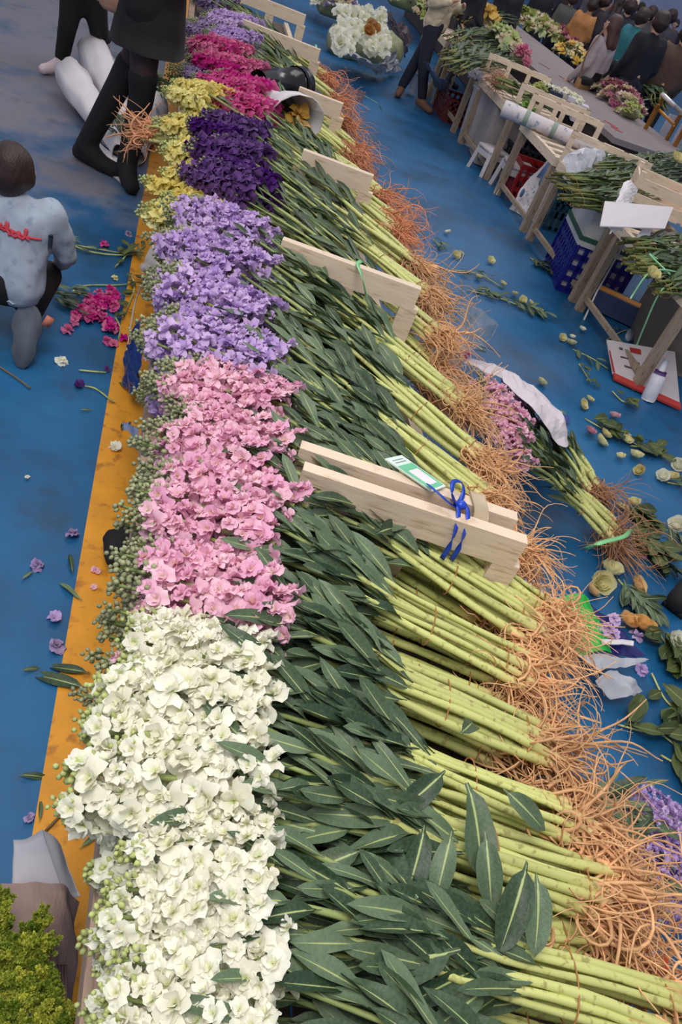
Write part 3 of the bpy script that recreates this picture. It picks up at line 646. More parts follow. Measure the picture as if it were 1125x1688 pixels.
CR = [  # head pixel, distance down the hall, facing, jacket rgb, hair, label
    (978, 8, 13.5, 40, (176, 122, 72), 'short', 'person in orange-brown jacket seen from behind, among the far crowd'),
    (946, -2, 14.5, 10, (80, 82, 78), 'short', 'person in grey-olive jacket bending over the far flower counter'),
    (905, -22, 15.5, 200, (28, 28, 36), 'short', 'person in black coat at the far left of the crowd behind the cream bouquets'),
    (855, -34, 13.0, 180, (32, 30, 42), 'long', 'person in black coat standing behind the yellow blossom table'),
    (800, -46, 11.5, 150, (34, 30, 38), 'short', 'person in dark coat right of the quilted jacket'),
    (1041, 10, 12.5, 20, (38, 38, 52), 'cap', 'person in navy jacket and beige cap beyond the grey sweater'),
    (1060, 28, 11.8, 70, (40, 110, 120), 'short', 'person in teal jacket between navy and black coats'),
    (1090, 36, 10.2, -10, (26, 26, 36), 'short', 'tall person in black padded coat, back turned, beyond pink bouquet'),
    (1074, 22, 14.5, 0, (70, 70, 72), 'short', 'person in grey coat partly hidden behind the teal jacket'),
    (1107, 28, 14.5, 30, (62, 56, 66), 'bun', 'person with hair bun in mauve-grey coat at the crowd edge'),
    (1135, 56, 10.5, 20, (92, 70, 60), 'short', 'person in brown coat at the right edge of the crowd'),
    (1000, 2, 13.5, 90, (46, 40, 48), 'short', 'person in dark plum coat just behind the orange-brown jacket'),
    (1022, 4, 15.0, 15, (50, 50, 60), 'long', 'person in slate coat between orange-brown and navy jackets'),
]
for i, (x, y, hh, yw, col, hr, lab) in enumerate(CR):
    h, hh = stand_at(x, y, hh)
    person(lab, (h.x, h.y, 0), math.radians(-yw), hh, cloth(f'coat_{i}', col), cloth(f'trouser_{i % 4}', (36, 36, 46)), hair='short' if hr == 'cap' else hr, vox=.034, group='crowd at the far counters', cap=simple('beige_cap', (196, 176, 150)) if hr == 'cap' else None)
# far rows of the same crowd
fr = random.Random(3); far_col = [(40, 40, 52), (84, 66, 64), (60, 64, 80), (110, 104, 110), (30, 30, 38), (130, 60, 60), (70, 80, 70)]
FARN = ['leftmost', 'second', 'third', 'fourth', 'fifth', 'sixth', 'seventh', 'eighth', 'ninth', 'tenth', 'eleventh', 'last']
for i in range(12):
    px = 925+i*19; h, hh = stand_at(px, -38+0.40*(px-925)+fr.uniform(-3, 3), 17.5+fr.uniform(0, 3))
    person(f'{FARN[i]} of the distant shoppers along the hall wall, in dull coat', (h.x, h.y, 0), fr.uniform(0, 6), hh, cloth(f'far_coat_{i % 7}', far_col[i % 7]), cloth('trouser_1', (36, 36, 46)), vox=.045, face=False, group='distant shoppers')
# ------------------------------------------------------------------ the long flower bench: a row of low tables
TOPZ = 0.50
def low_table(y0, y1, label, near_rail=True, far_rail=False, left=0.36, group='low wooden tables under the flowers'):
    t = thing('low_table', label, 'table', (0, y0, 0), group); x0, x1 = 0.09, 1.02; L = y1-y0-0.02
    Geo().box((x0+0.02, L/2, TOPZ-0.01), (0.045, L, 0.11)).obj('side_board', WOOD_PINK, t, smooth=False)
    Geo().box((x1-0.02, L/2-0.07, TOPZ-0.03), (0.04, L, 0.10)).obj('side_board', WOOD, t, smooth=False)
    sl = Geo().box((0, 0, 0), (0.13, L, 0.016)).mesh('slat', WOOD_DARK, False)
    for k in range(6): link('slat', sl, t, Matrix.Translation((x0+0.13+k*0.138, L/2-0.02, TOPZ-0.02)))
    lg = Geo().box((0, 0, 0), (0.05, 0.05, TOPZ-0.06), taper=1.0).mesh('leg', WOOD_GREY, False)
    for x in (x0+0.05, x1-0.05):
        for y in (0.06, L-0.12): link('leg', lg, t, Matrix.Translation((x, y, (TOPZ-0.06)/2)))
    for on, y in ((near_rail, 0.035), (far_rail, L-0.03)):
        if not on: continue
        a = Vector((x0+left, y+0.085-.14*(left-.36)/.55, 0)); b = Vector((x1-0.005, y-0.055, 0)); d = (b-a).normalized(); q = Matrix.Rotation(math.atan2(d.y, d.x), 4, 'Z')
        Geo().box(((a.x+b.x)/2, (a.y+b.y)/2, 0.755), ((b-a).length, 0.036, 0.09), q).obj('rail_board', WOOD, t, smooth=False)
        for f in (0.02, 0.5, 0.97):
            c = a.lerp(b, f); Geo().box((c.x, c.y-0.0, (TOPZ+0.71)/2-0.01), (0.07, 0.034, 0.71-TOPZ+0.04), q).obj('rail_post', WOOD, t, smooth=False)
    return t
TB = [0.20, 1.42, 2.68, 3.86, 5.06, 6.40, 7.60, 8.80]
NAMES = ['nearest the camera, under the white flowers', 'carrying the blue-ribboned card', 'with pale green tape over its end rail', 'beyond the purple flowers',
         'with black-wrapped pot at its end', 'under the magenta flowers', 'under the far pale lilac flowers']
for k in range(7):
    low_table(TB[k], TB[k+1], 'low pale wooden table '+NAMES[k], near_rail=(k > 0), far_rail=(k == 0), left={2: .40, 3: .58, 4: .66}.get(k, .36))

# ------------------------------------------------------------------ bunches of stock on the bench
SL = [(0.2, -0.16), (0.7, -0.18), (1.0, -0.28), (1.5, -0.40), (2.0, -0.60), (2.6, -0.80), (9, -0.85)]
def slope(y):
    return float(np.interp(y, [a for a, b in SL], [b for a, b in SL]))
def row_bunch(label, colour, y, layer=1, xt=0.06, hl=0.28, xr=1.08, sl=None, seed=0, **kw):
    s = (slope(y) if sl is None else sl)+random.Random(seed*7).uniform(-.05, .05); z = 0.0 if layer else -0.09
    d = Vector((1, s, 0)).normalized()
    tip = Vector((xt, y, 0.70+z)); base = tip+d*hl; base.z = 0.73+z
    root = Vector((xr, y+s*(xr-xt), 0.60+z)); bind = root-d*0.36; bind.z = 0.655+z
    far = y > 3.25
    return bunch(label, colour, tip, base, bind, root, seed=seed, far=far, **kw)
W = 'white stock bunches'; P_ = 'pink stock bunches'; L_ = 'lavender stock bunches'
spec = [  # colour, tip y, layer, tip x, head length, root x
    ('white', 0.24, 0, 0.08, 0.24, 1.10), ('white', 0.34, 1, 0.09, 0.22, 1.12), ('white', 0.47, 0, 0.10, 0.22, 1.06), ('white', 0.54, 1, 0.08, 0.22, 1.12), ('white', 0.68, 0, 0.07, 0.24, 1.08),
    ('white', 0.74, 1, 0.01, 0.30, 1.04), ('white', 0.90, 1, 0.04, 0.27, 1.03),
    ('pink', 1.00, 0, 0.02, 0.32, 0.98), ('pink', 1.12, 1, 0.02, 0.34, 1.02), ('pink', 1.28, 0, 0.06, 0.32, 1.00), ('pink', 1.38, 1, 0.05, 0.34, 1.03), ('pink', 1.56, 0, 0.08, 0.32, 1.04),
    ('pink', 1.66, 1, 0.08, 0.34, 1.12), ('pink', 1.90, 1, 0.10, 0.34, 1.18),
    ('lavender', 1.98, 0, 0.08, 0.34, 1.10), ('lavender', 2.15, 1, 0.05, 0.38, 1.14), ('lavender', 2.32, 0, 0.06, 0.38, 1.10), ('lavender', 2.45, 1, 0.04, 0.42, 1.12), ('lavender', 2.70, 0, 0.06, 0.38, 1.12),
    ('lavender', 2.78, 1, 0.06, 0.42, 1.16), ('lavender', 3.08, 1, 0.07, 0.42, 1.18),
    ('yellow', 3.30, 0, 0.05, 0.30, 1.15), ('yellow', 3.60, 0, 0.05, 0.30, 1.2), ('yellow', 4.00, 0, 0.06, 0.32, 1.2), ('yellow', 4.4, 0, 0.07, 0.32, 1.2), ('yellow', 4.65, 1, 0.06, 0.28, 1.2),
    ('purple', 3.55, 1, 0.17, 0.34, 1.20), ('purple', 3.90, 1, 0.19, 0.34, 1.22), ('purple', 4.22, 1, 0.20, 0.32, 1.24),
    ('magenta', 4.72, 1, 0.24, 0.38, 1.20), ('magenta', 5.05, 1, 0.17, 0.42, 1.20), ('magenta', 5.45, 1, 0.16, 0.40, 1.1), ('magenta', 5.80, 1, 0.14, 0.36, 1.15), ('pale', 5.4, 0, 0.05, 0.30, 1.1),
    ('pale', 6.0, 0, 0.06, 0.32, 1.15), ('lavender', 6.25, 1, 0.24, 0.34, 1.15), ('lavender', 6.75, 1, 0.22, 0.34, 1.15), ('pale', 6.7, 0, 0.06, 0.32, 1.15), ('pale', 7.4, 1, 0.06, 0.34, 1.15), ('pale', 8.1, 0, 0.10, 0.34, 1.15),
]
ORD = ['first', 'second', 'third', 'fourth', 'fifth', 'sixth', 'seventh', 'eighth', 'ninth', 'tenth']
cnt = {}
NICE = dict(white='white', pink='pale pink', lavender='lavender', purple='deep purple', yellow='pale yellow', magenta='magenta', pale='dull lilac')
for i, (c, y, lay, xt, hl, xr) in enumerate(spec):
    key = (c, lay); k = cnt.get(key, 0); cnt[key] = k+1
    lab = f"{NICE[c]} stock bunch {'on top' if lay else 'in the lower layer'}, {ORD[k]} {'lying over the others' if lay else 'beneath the others'} counted from the near end"
    lab = f"{NICE[c]} stock bunch, {ORD[k]} from the near end in the {'upper' if lay else 'lower'} layer"
    near = y < 3.25
    row_bunch(lab, c, y, lay, xt, hl, xr, seed=i, n=12 if near else 10, nl=(10 if lay else 7) if near else 7, width=0.22 if near else 0.30,
              rootn=(240 if lay else 150) if near else 130, rootlen=0.19 if 1.15 < y < 3.2 else 0.24, rootrad=0.0028 if near else 0.003, group=f'{NICE[c]} stock bunches on the bench', rootmat=ROOT if y < 4.3 else ROOT_ORANGE)
for i, (y, xr) in enumerate([(.62, 1.0), (.82, .98), (.98, .95), (1.18, .95), (1.34, .95), (1.52, 1.0), (1.78, 1.02), (2.0, 1.05), (2.26, 1.05), (2.55, 1.08)]):
    d = Vector((1, slope(y), 0)).normalized(); root = Vector((xr, y+slope(y)*(xr-.05), .545)); base = root-d*.72; base.z = .575
    bunch(f'{ORD[i]} half-hidden stock bunch from the near end, its stems showing between upper bunches', 'white', base-d*.1, base, root-d*.36+Vector((0, 0, .01)), root, n=9, nl=8, width=.2, seed=400+i, heads=False, rootn=110, rootlen=.18, rootrad=.0026, group='half-hidden stock bunches')
# big drooping leaves lying over the near stems
BIG = [c for c in C.objects if c.name.startswith('stock_bunch') and c.parent is None]
BIGLEAF = [to_mesh('leaf', *leaf_geo(1, .36, .30, .35, .10, 500+k)[:2], LEAF, leaf_geo(1, .36, .30, .35, .10, 500+k)[2]) for k in range(4)]
for (x, y, dx, dy, L, bi) in [(735, 1270, -60, 60, .13, 3), (770, 1290, 35, 110, .17, 3), (700, 1360, -15, 90, .13, 3), (745, 1370, -15, 70, .12, 3), (800, 1370, 10, 80, .13, 3), (870, 1420, -25, 110, .16, 1), (885, 1440, 10, 90, .13, 1),
                              (760, 1565, -170, 40, .21, 1), (690, 1480, -60, -80, .17, 1), (640, 850, 50, -10, .10, 8), (690, 850, -100, 20, .15, 8), (620, 880, 70, -30, .12, 8), (470, 660, 30, 90, .14, 12), (430, 680, 60, 20, .11, 12), (350, 740, 25, -40, .08, 10), (430, 940, -60, 30, .10, 8), (400, 1000, 60, -30, .10, 8),
                              (830, 1300, 60, 50, .12, 5), (760, 1210, 20, -20, .10, 5), (520, 1370, -140, -40, .17, 1), (600, 1400, -80, 30, .12, 1)]:
    t = BIG[bi]; p0 = at(x, y, .745); p1 = at(x+dx, y+dy, .735); link('leaf', BIGLEAF[(x+y) % 4], t, frame(p1-p0, (random.uniform(-.5, .5), random.uniform(-.5, .5), 1), p0-t.location, L*.92))
# ------------------------------------------------------------------ sheets of paper, plastic and cloth
def sheet(name, A, B, mat, parent=None, n=22, m=12, crumple=0.012, lift=0.0, seed=0, thick=0.002):
    """crumpled sheet ruled between two edge lines A and B (lists of points)"""
    from mathutils import noise
    A = spline([tuple(p) for p in A], n+1); B = spline([tuple(p) for p in B], n+1); V = []; F = []; s3 = Vector((seed*3.1, seed*1.7, 0))
    for i in range(n+1):
        for j in range(m+1):
            t = j/m; p = Vector(A[i]*(1-t)+B[i]*t); p.z += lift*math.sin(PI*t)
            q = noise.noise_vector(p*11+s3)+noise.noise_vector(p*27+s3)*0.5; V.append(p+q*crumple)
    V2 = [v-Vector((0, 0, thick)) for v in V]; k = len(V); w = m+1
    for i in range(n):
        for j in range(m):
            a = i*w+j; F.append((a, a+1, a+w+1, a+w)); F.append((k+a, k+a+w, k+a+w+1, k+a+1))
    e = [i*w for i in range(n+1)]+[n*w+j for j in range(1, m+1)]+[i*w+m for i in range(n-1, -1, -1)]+[j for j in range(m-1, 0, -1)]
    for a, b in zip(e, e[1:]+e[:1]): F.append((a, k+a, k+b, b))
    uv = [((i//w)/n, (i % w)/m) for i in range(k)]*2
    V = [tuple(v) for v in V+V2]
    if parent is not None:
        o = parent.location; V = [(x-o.x, y-o.y, z-o.z) for x, y, z in V]
    return link(name, to_mesh(name, V, F, mat, uv, smooth=crumple < .01), parent)
PAPER = simple('white_paper', (226, 220, 224), 0.7, 0.05, 6, 0.1)
NEWS = simple('printed_wrap', (214, 206, 208), 0.75, 0.08, 9, 0.2, dirt=(140, 150, 170))
CLEAR = simple('clear_film', (170, 186, 200), 0.2, 0.1, 8, 0.1, alpha=0.42)
MILKY = simple('milky_film', (206, 208, 216), 0.35, 0.06, 8, 0.2, alpha=0.75)
GREYF = simple('grey_foam_sheet', (206, 206, 214), 0.8, 0.05, 14, 0.15)
GREEN_TIE = simple('pale_green_tape', (140, 214, 150), 0.4, 0.05)
BLUE_TIE = simple('blue_ribbon', (28, 70, 190), 0.35, 0.08)
RBOW = 'x'
def ribbon(P, w, mat, name, parent=None, n=20, tw=0.0):
    """flat strap of width w along P with a slight thickness"""
    P = spline([tuple(p) for p in P], n); T = np.gradient(P, axis=0); V = []; F = []
    for i, (p, t) in enumerate(zip(P, T)):
        t = Vector(t).normalized(); s = t.cross(Vector((0.3, 0.2, 1))).normalized(); s = Matrix.Rotation(tw*i/n, 3, t) @ s; u = s.cross(t)*0.0012
        p = Vector(p); V += [p-s*w/2-u, p+s*w/2-u, p+s*w/2+u, p-s*w/2+u]
    for i in range(n-1):
        for k in range(4): a = i*4+k; b = i*4+(k+1) % 4; F.append((a, b, b+4, a+4))
    F += [(3, 2, 1, 0), (4*n-4, 4*n-3, 4*n-2, 4*n-1)]
    if parent is not None:
        o = parent.location; V = [v-o for v in V]
    return link(name, to_mesh(name, [tuple(v) for v in V], F, mat), parent)

# ------------------------------------------------------------------ things on the long bench
# identity card on blue ribbon tied round the doubled end rails
RA = lambda f, z, dy=0.0: Vector((0.39+(1.04-0.39)*f, 1.39+0.035-0.125*f+dy, z))
card = thing('name_card', 'white and green card holder lying on the rail beside the blue ribbon', 'card', tuple(at(690, 782, 0.805)))
c0, c1, c2, c3 = at(634, 758, 0.810), at(662, 752, 0.810), at(735, 803, 0.807), at(712, 812, 0.807)
def quad(name, P, z, th, mat, parent):
    o = parent.location; V = [(p.x-o.x, p.y-o.y, p.z-o.z+z) for p in P]+[(p.x-o.x, p.y-o.y, p.z-o.z+z+th) for p in P]
    return link(name, to_mesh(name, V, [(3, 2, 1, 0), (4, 5, 6, 7), (0, 1, 5, 4), (1, 2, 6, 5), (2, 3, 7, 6), (3, 0, 4, 7)], mat, smooth=False), parent)
quad('card_sleeve', [c0, c1, c2, c3], 0, .004, simple('card_plastic', (206, 222, 214), 0.25), card)
L_ = lambda a, b, t: a.lerp(b, t)
inn = [L_(c0, c3, .25).lerp(L_(c1, c2, .25), .06), L_(c0, c3, .25).lerp(L_(c1, c2, .25), .94), L_(c0, c3, .95).lerp(L_(c1, c2, .95), .94), L_(c0, c3, .95).lerp(L_(c1, c2, .95), .06)]
quad('green_panel', inn, .0041, .0008, simple('card_green', (96, 186, 140), 0.4), card)
inn = [L_(c0, c3, .42).lerp(L_(c1, c2, .42), .22), L_(c0, c3, .42).lerp(L_(c1, c2, .42), .80), L_(c0, c3, .86).lerp(L_(c1, c2, .86), .80), L_(c0, c3, .86).lerp(L_(c1, c2, .86), .22)]
quad('white_panel', inn, .0050, .0006, PAPER, card)
for f in (.08, .15): quad('printed_line', [L_(c0, c3, f).lerp(L_(c1, c2, f), .2), L_(c0, c3, f).lerp(L_(c1, c2, f), .8), L_(c0, c3, f+.025).lerp(L_(c1, c2, f+.025), .8), L_(c0, c3, f+.025).lerp(L_(c1, c2, f+.025), .2)], .0041, .0005, simple('grey_print', (130, 150, 150)), card)
rb = thing('ribbon', 'bright blue ribbon knotted round the pale doubled end rail', 'ribbon', tuple(at(745, 830, 0.795)))
k = at(752, 836, 0.800)
ribbon([at(706, 798, 0.820), at(722, 812, 0.830), at(740, 828, 0.820), k], .012, BLUE_TIE, 'ribbon_tail', rb)
ribbon([k, at(746, 812, 0.855), at(748, 794, 0.855), at(762, 796, 0.840), at(764, 815, 0.820), k], .012, BLUE_TIE, 'ribbon_loop', rb)
for dx in (0, .026):
    ribbon([k+Vector((dx, .06, -.02)), k+Vector((dx, .0, .008)), k+Vector((dx-.004, -.045, -.005)), k+Vector((dx-.008, -.075, -.055)), k+Vector((dx-.006, -.07, -.115))], .013, BLUE_TIE, 'ribbon_band', rb)
Geo().ball(k+Vector((.01, 0, .01))-rb.location, (.016, .014, .012)).obj('knot', BLUE_TIE, rb)
tp = thing('packing_tape', 'wrinkled clear tape wrapped round the doubled rail by the ribbon', 'tape', tuple(at(790, 850, 0.795)))
sheet('tape_wrap', [at(775, 808, 0.810), at(782, 842, 0.805), at(768, 884, 0.755)], [at(800, 816, 0.810), at(806, 850, 0.805), at(796, 892, 0.755)], simple('brown_tape', (196, 176, 148), 0.3, alpha=.8), tp, crumple=.003)
gt = tag(ribbon([at(596, 430, .78), at(590, 436, .812), at(597, 455, .80), at(604, 485, .74), at(611, 512, .68)], .016, GREEN_TIE, 'green_tape'), 'pale green tape looped over the end rail above the lavender bunches', 'tape')
gt2 = tag(ribbon([at(548, 222, .60), at(538, 236, .62), at(530, 236, .64), at(522, 230, .66)], .02, simple('bright_green_tape', (50, 150, 80), .4), 'green_tape'), 'bright green tape tied at the rail post near the white paper cone', 'tape')
gt3 = tag(ribbon([at(497, 70, .62), at(505, 76, .66), at(518, 84, .66), at(522, 74, .64)], .02, GREEN_TIE, 'green_tape'), 'pale green tape knotted on the rail below the lilies', 'tape')
# black wrapped pot lying on the bench
bk = thing('wrapped_pot', 'glossy black wrapped pot lying on the bench above the white paper cone', 'pot', tuple(at(460, 140, .72)))
BLK = simple('glossy_black_film', (20, 20, 24), 0.18, 0.2, 10, 0.4)
p0 = at(425, 138, .74)-bk.location; p1 = at(486, 140, .74)-bk.location; p2 = at(498, 140, .74)-bk.location
Geo().tube([p0, p0.lerp(p1, .5), p1], [.075, .088, .098], 18).obj('pot_body', BLK, bk)
Geo().tube([p1, p2], [.106, .104], 18).obj('pot_rim', BLK, bk)
# white paper cone with yellow flower
pc = thing('paper_cone', 'white paper cone holding a yellow flower head on the bench', 'wrapped flower', tuple(at(490, 190, .74)))
def cone(name, tipp, mouth, r0, r1, mat, parent, open_=0.8, seg=22):
    o = parent.location; a = Vector(tipp)-o; b = Vector(mouth)-o; d = (b-a).normalized(); q = d.to_track_quat('Z', 'Y').to_matrix(); V = []; F = []
    n = 8
    for wall in (0, 1):
        for i in range(n+1):
            t = i/n; r = r0+(r1-r0)*t-wall*.003
            for k in range(seg):
                th = 2*PI*k/seg; e = 1+.16*math.sin(th*1.0+.6)*t
                V.append(a.lerp(b, t*(e if t == 1 else 1))+q @ Vector((math.cos(th)*r, math.sin(th)*r, 0)))
    for i in range(n):
        for k in range(seg):
            x = i*seg+k; y = i*seg+(k+1) % seg; F.append((x, y, y+seg, x+seg)); w = (n+1)*seg; F.append((w+x, w+x+seg, w+y+seg, w+y))
    for k in range(seg): x = n*seg+k; y = n*seg+(k+1) % seg; w = (n+1)*seg; F.append((x, y, w+y, w+x))
    from mathutils import noise
    V = [v+noise.noise_vector(v*14+a*5)*(.20*r1) for v in V]
    return link(name, to_mesh(name, [tuple(v) for v in V], F, mat), parent)
cone('paper_wrap', at(425, 155, .72), at(490, 198, .76), .03, .135, PAPER, pc)
FLY = petal_mat('petal_golden', (214, 170, 80), (150, 110, 50))
floret_geo(8).obj('flower_head', FLY, pc, Matrix.Translation(at(490, 190, .78)-pc.location) @ Matrix.Scale(.07, 4))
floret_geo(9).obj('flower_head', FLY, pc, Matrix.Translation(at(497, 205, .76)-pc.location) @ Matrix.Scale(.05, 4))
# clear sleeve at root end, green string
cs = tag(sheet('clear_sleeve', [at(540, 150, .62), at(570, 140, .66), at(602, 152, .58)], [at(550, 172, .5), at(578, 172, .52), at(600, 168, .5)], simple('pinkish_film', (196, 150, 140), .3, alpha=.7), crumple=.02), 'crumpled pinkish film sleeve over the far orange roots', 'film')
tag(ribbon([at(598, 156, .56), at(612, 164, .5), at(625, 172, .45), at(630, 182, .4)], .02, GREEN_TIE, 'green_tape'), 'green tape end trailing from far orange roots over the aisle', 'tape')

# ------------------------------------------------------------------ stalls across the aisle
def stall(y0, y1, label, near=False, far=True, x0=3.04, x1=3.66, frame_x1=3.64, windows=True, deep=True):
    t = thing('stall_table', label, 'table', (x0, y0, 0), 'stall tables across the aisle'); L = y1-y0; Wd = x1-x0
    lg = Geo().box((0, 0, 0), (.055, .055, .60)).mesh('leg', WOOD_GREY, False)
    for x in (.03, Wd-.03):
        for y in (.04, L-.06): link('leg', lg, t, Matrix.Translation((x, y, .30)))
    Geo().box((0.02, L/2, .60), (.04, L, .07)).obj('side_board', WOOD, t, smooth=False); Geo().box((Wd-.02, L/2, .60), (.04, L, .07)).obj('side_board', WOOD, t, smooth=False)
    Geo().box((.03, L/2, .10), (.03, L-.1, .035)).obj('stretcher', WOOD_GREY, t, smooth=False)
    sl = Geo().box((0, 0, 0), (Wd-.06, .09, .015)).mesh('slat', WOOD, False); n = max(3, int(L/.16))
    for k in range(n): link('slat', sl, t, Matrix.Translation((Wd/2, (k+.5)*L/n, .625)))
    for on, y in ((near, .02), (far, L-.02)):
        if not on: continue
        a = Vector((0, y+.03, 0)); b = Vector((Wd, y-.22, 0)); d = b-a; q = Matrix.Rotation(math.atan2(d.y, d.x), 4, 'Z')
        for z, h in ((.845, .05), (.675, .04)): 
            c = a.lerp(b, .5); Geo().box((c.x, c.y, z), (d.length, .03, h), q).obj('rail_board', WOOD, t, smooth=False)
        for f in (.03, .35, .67, .97): c = a.lerp(b, f); Geo().box((c.x, c.y, .75), (.045, .028, .24), q).obj('rail_post', WOOD, t, smooth=False)
    return t
stall(3.86, 4.98, 'weathered stall table nearest the camera across the aisle, over the red and white box', far=False)
stall(5.02, 6.20, 'stall table with a pale end rail behind the green bundles and blue crate')
stall(6.28, 7.22, 'stall table with windowed end frame beside the printed carrier bag')
stall(7.52, 8.68, 'stall table with two windowed end frames and tan roots on it', near=True)
stall(8.95, 10.1, 'stall table beside the standing person in quilted jacket', far=False)
stall(10.3, 11.5, 'farthest stall table behind the white lilies', far=False)
# rolled paper tube across a table
tb = thing('paper_roll', 'long white printed paper roll laid across the stall table', 'paper roll', tuple(at(830, 178, .70)))
b_ = at(990, 248, .70)-tb.location
g = Geo(); P = [Vector((0, 0, 0)), b_*.33, b_*.66, b_]
g.tube([Vector((0, 0, 0)), b_*.33, b_*.66, b_], [.068, .062, .06, .055], 18, caps=False); g.obj('paper_tube', NEWS, tb)
Geo().tube([Vector((0, 0, 0))+b_*.002, b_*.02], [.058, .03], 18).obj('hollow_core', simple('core_brown', (96, 80, 72)), tb)
for f in (.22, .5): Geo().tube([b_*f, b_*(f+.03), b_*(f+.045)], [.0652, .0645, .0642], 18, caps=False).obj('printed_band', simple('print_green_grey', (140, 158, 146)), tb)
# tan-rooted bunch pointing left on the table
def greens(label, a, b, c, n=10, nl=7, width=.3, seed=60, roots=0, name='greenery_bunch', leafL=(.10, .16), z=.0, **kw):
    """bundle of cut greens: a stem ends, b tie, c leafy tips (photo points with level)"""
    A, B_, C_ = at(*a), at(*b), at(*c); tipp = C_+(C_-B_).normalized()*.1
    return bunch(label, 'white', tipp, C_, B_, A, width=width, n=n, nl=nl, seed=seed, far=True, heads=False, rootn=roots, rootlen=.22, name=name, group=None, leafL=leafL, leafs=(.16, 1.0), cat='greenery', stemmat=STEM_DARK, **kw)
greens('green-stemmed bunch with tan roots lying on the windowed stall table', (822, 135, .74), (855, 150, .76), (915, 175, .78), roots=130, seed=61, rootrad=.003, rootmat=simple('root_dull', (176, 130, 96), .7, .2), bindw=.09, stemr=.012)
G2 = [((925, 300, .70), (980, 305, .72), (1110, 285, .80)), ((935, 325, .68), (990, 330, .70), (1120, 320, .76)), ((960, 275, .72), (1020, 275, .76), (1150, 262, .80)), ((1010, 345, .64), (1060, 350, .66), (1190, 350, .7))]
for i, (a, b, c) in enumerate(G2): greens(['long green bundle, stems to the left, topmost before the pale rail', 'long green bundle above the green-banded foam box', 'dark leafy bundle at the back behind the pale rail', 'dark leafy bundle beneath the slatted crate'][i], a, b, c, n=16, nl=13, width=.34, seed=70+i, stemr=.008, bindw=.10)
for i, (a, b, c) in enumerate([((1040, 410, .68), (1075, 408, .70), (1190, 400, .74)), ((1045, 440, .64), (1080, 438, .66), (1190, 440, .70)), ((1085, 475, .60), (1100, 470, .62), (1200, 480, .66))]):
    greens(['green bundle with pale string below the white card', 'second green bundle over the grey tub', 'lowest green bundle hanging over the grey tub'][i], a, b, c, n=14, nl=10, width=.3, seed=80+i, bindw=.08)
for i, (a, b, c) in enumerate([((748, 70, .72), (770, 60, .75), (835, 60, .8)), ((745, 112, .70), (770, 105, .73), (850, 100, .76)), ((742, 95, .68), (760, 88, .7), (830, 80, .72)), ((760, 30, .8), (780, 25, .82), (840, 30, .85))]):
    greens(['dark green bundle beside the quilted jacket', 'green bundle above the grey sack', 'dark green bundle under its neighbour by the jacket hem', 'farthest dark green bundle right of the jacket'][i], a, b, c, n=14, nl=9, width=.5, seed=90+i, leafL=(.14, .24), bindw=.1)
ST = simple('pale_green_string', (150, 214, 160), 0.5, 0.05)
for i, P in enumerate([[(1128, 452, .66), (1095, 445, .72), (1068, 452, .70), (1040, 492, .55)], [(1125, 460, .66), (1090, 480, .6), (1062, 540, .35), (1050, 570, .2)], [(1085, 428, .7), (1072, 420, .72), (1105, 452, .7)]]):
    tag(Geo().tube(spline([at(*p) for p in P], 14), .0055, 5).obj('string', ST), ['pale green string over the green bundles, upper strand at the right edge', 'long pale green string hanging in front of the grey tub', 'short curl of pale green string on the green bundle', 'kinked end of pale green string left of the tub'][i], 'string', 'pale green strings')
# slatted crate and the white card propped on it
cr = thing('slatted_crate', 'pale slatted wooden crate standing on the green bundles', 'crate', tuple(at(1035, 330, .74)), rz=math.radians(-24))
for z in (.03, .13):
    for y in (0, .36): Geo().box((.32, y, z), (.66, .016, .07)).obj('slat', WOOD, cr, smooth=False)
    for x in (0, .65): Geo().box((x, .18, z), (.016, .38, .07)).obj('slat', WOOD, cr, smooth=False)
for k in range(5): Geo().box((.065+k*.13, .18, -.01), (.10, .38, .012)).obj('slat', WOOD, cr, smooth=False)
for x in (0.01, .64):
    for y in (.01, .35): Geo().box((x, y, .09), (.035, .035, .22)).obj('corner_post', WOOD, cr, smooth=False)
tag(sheet('paper_wrap', [at(1004, 385, .76), at(1012, 345, .84), at(1030, 300, .93)], [at(1025, 385, .74), at(1035, 350, .80), at(1052, 312, .90)], PAPER, crumple=.012, lift=.02), 'white paper twisted round the crate corner above the blank card', 'paper')
wc = thing('blank_card', 'blank white cardboard rectangle leaning on the slatted crate', 'card', tuple(at(1050, 360, .80)))
quad('card_face', [at(989, 374, .80), at(1096, 378, .80), at(1110, 343, .88), at(997, 333, .88)], 0, .006, simple('blank_white_card', (228, 220, 224), .6, .02), wc)
tag(sheet('paper_wrap', [at(1062, 372, .78), at(1050, 392, .74)], [at(1078, 374, .78), at(1070, 392, .74)], PAPER, crumple=.004, n=6, m=4), 'small white paper strip under the blank card', 'paper')
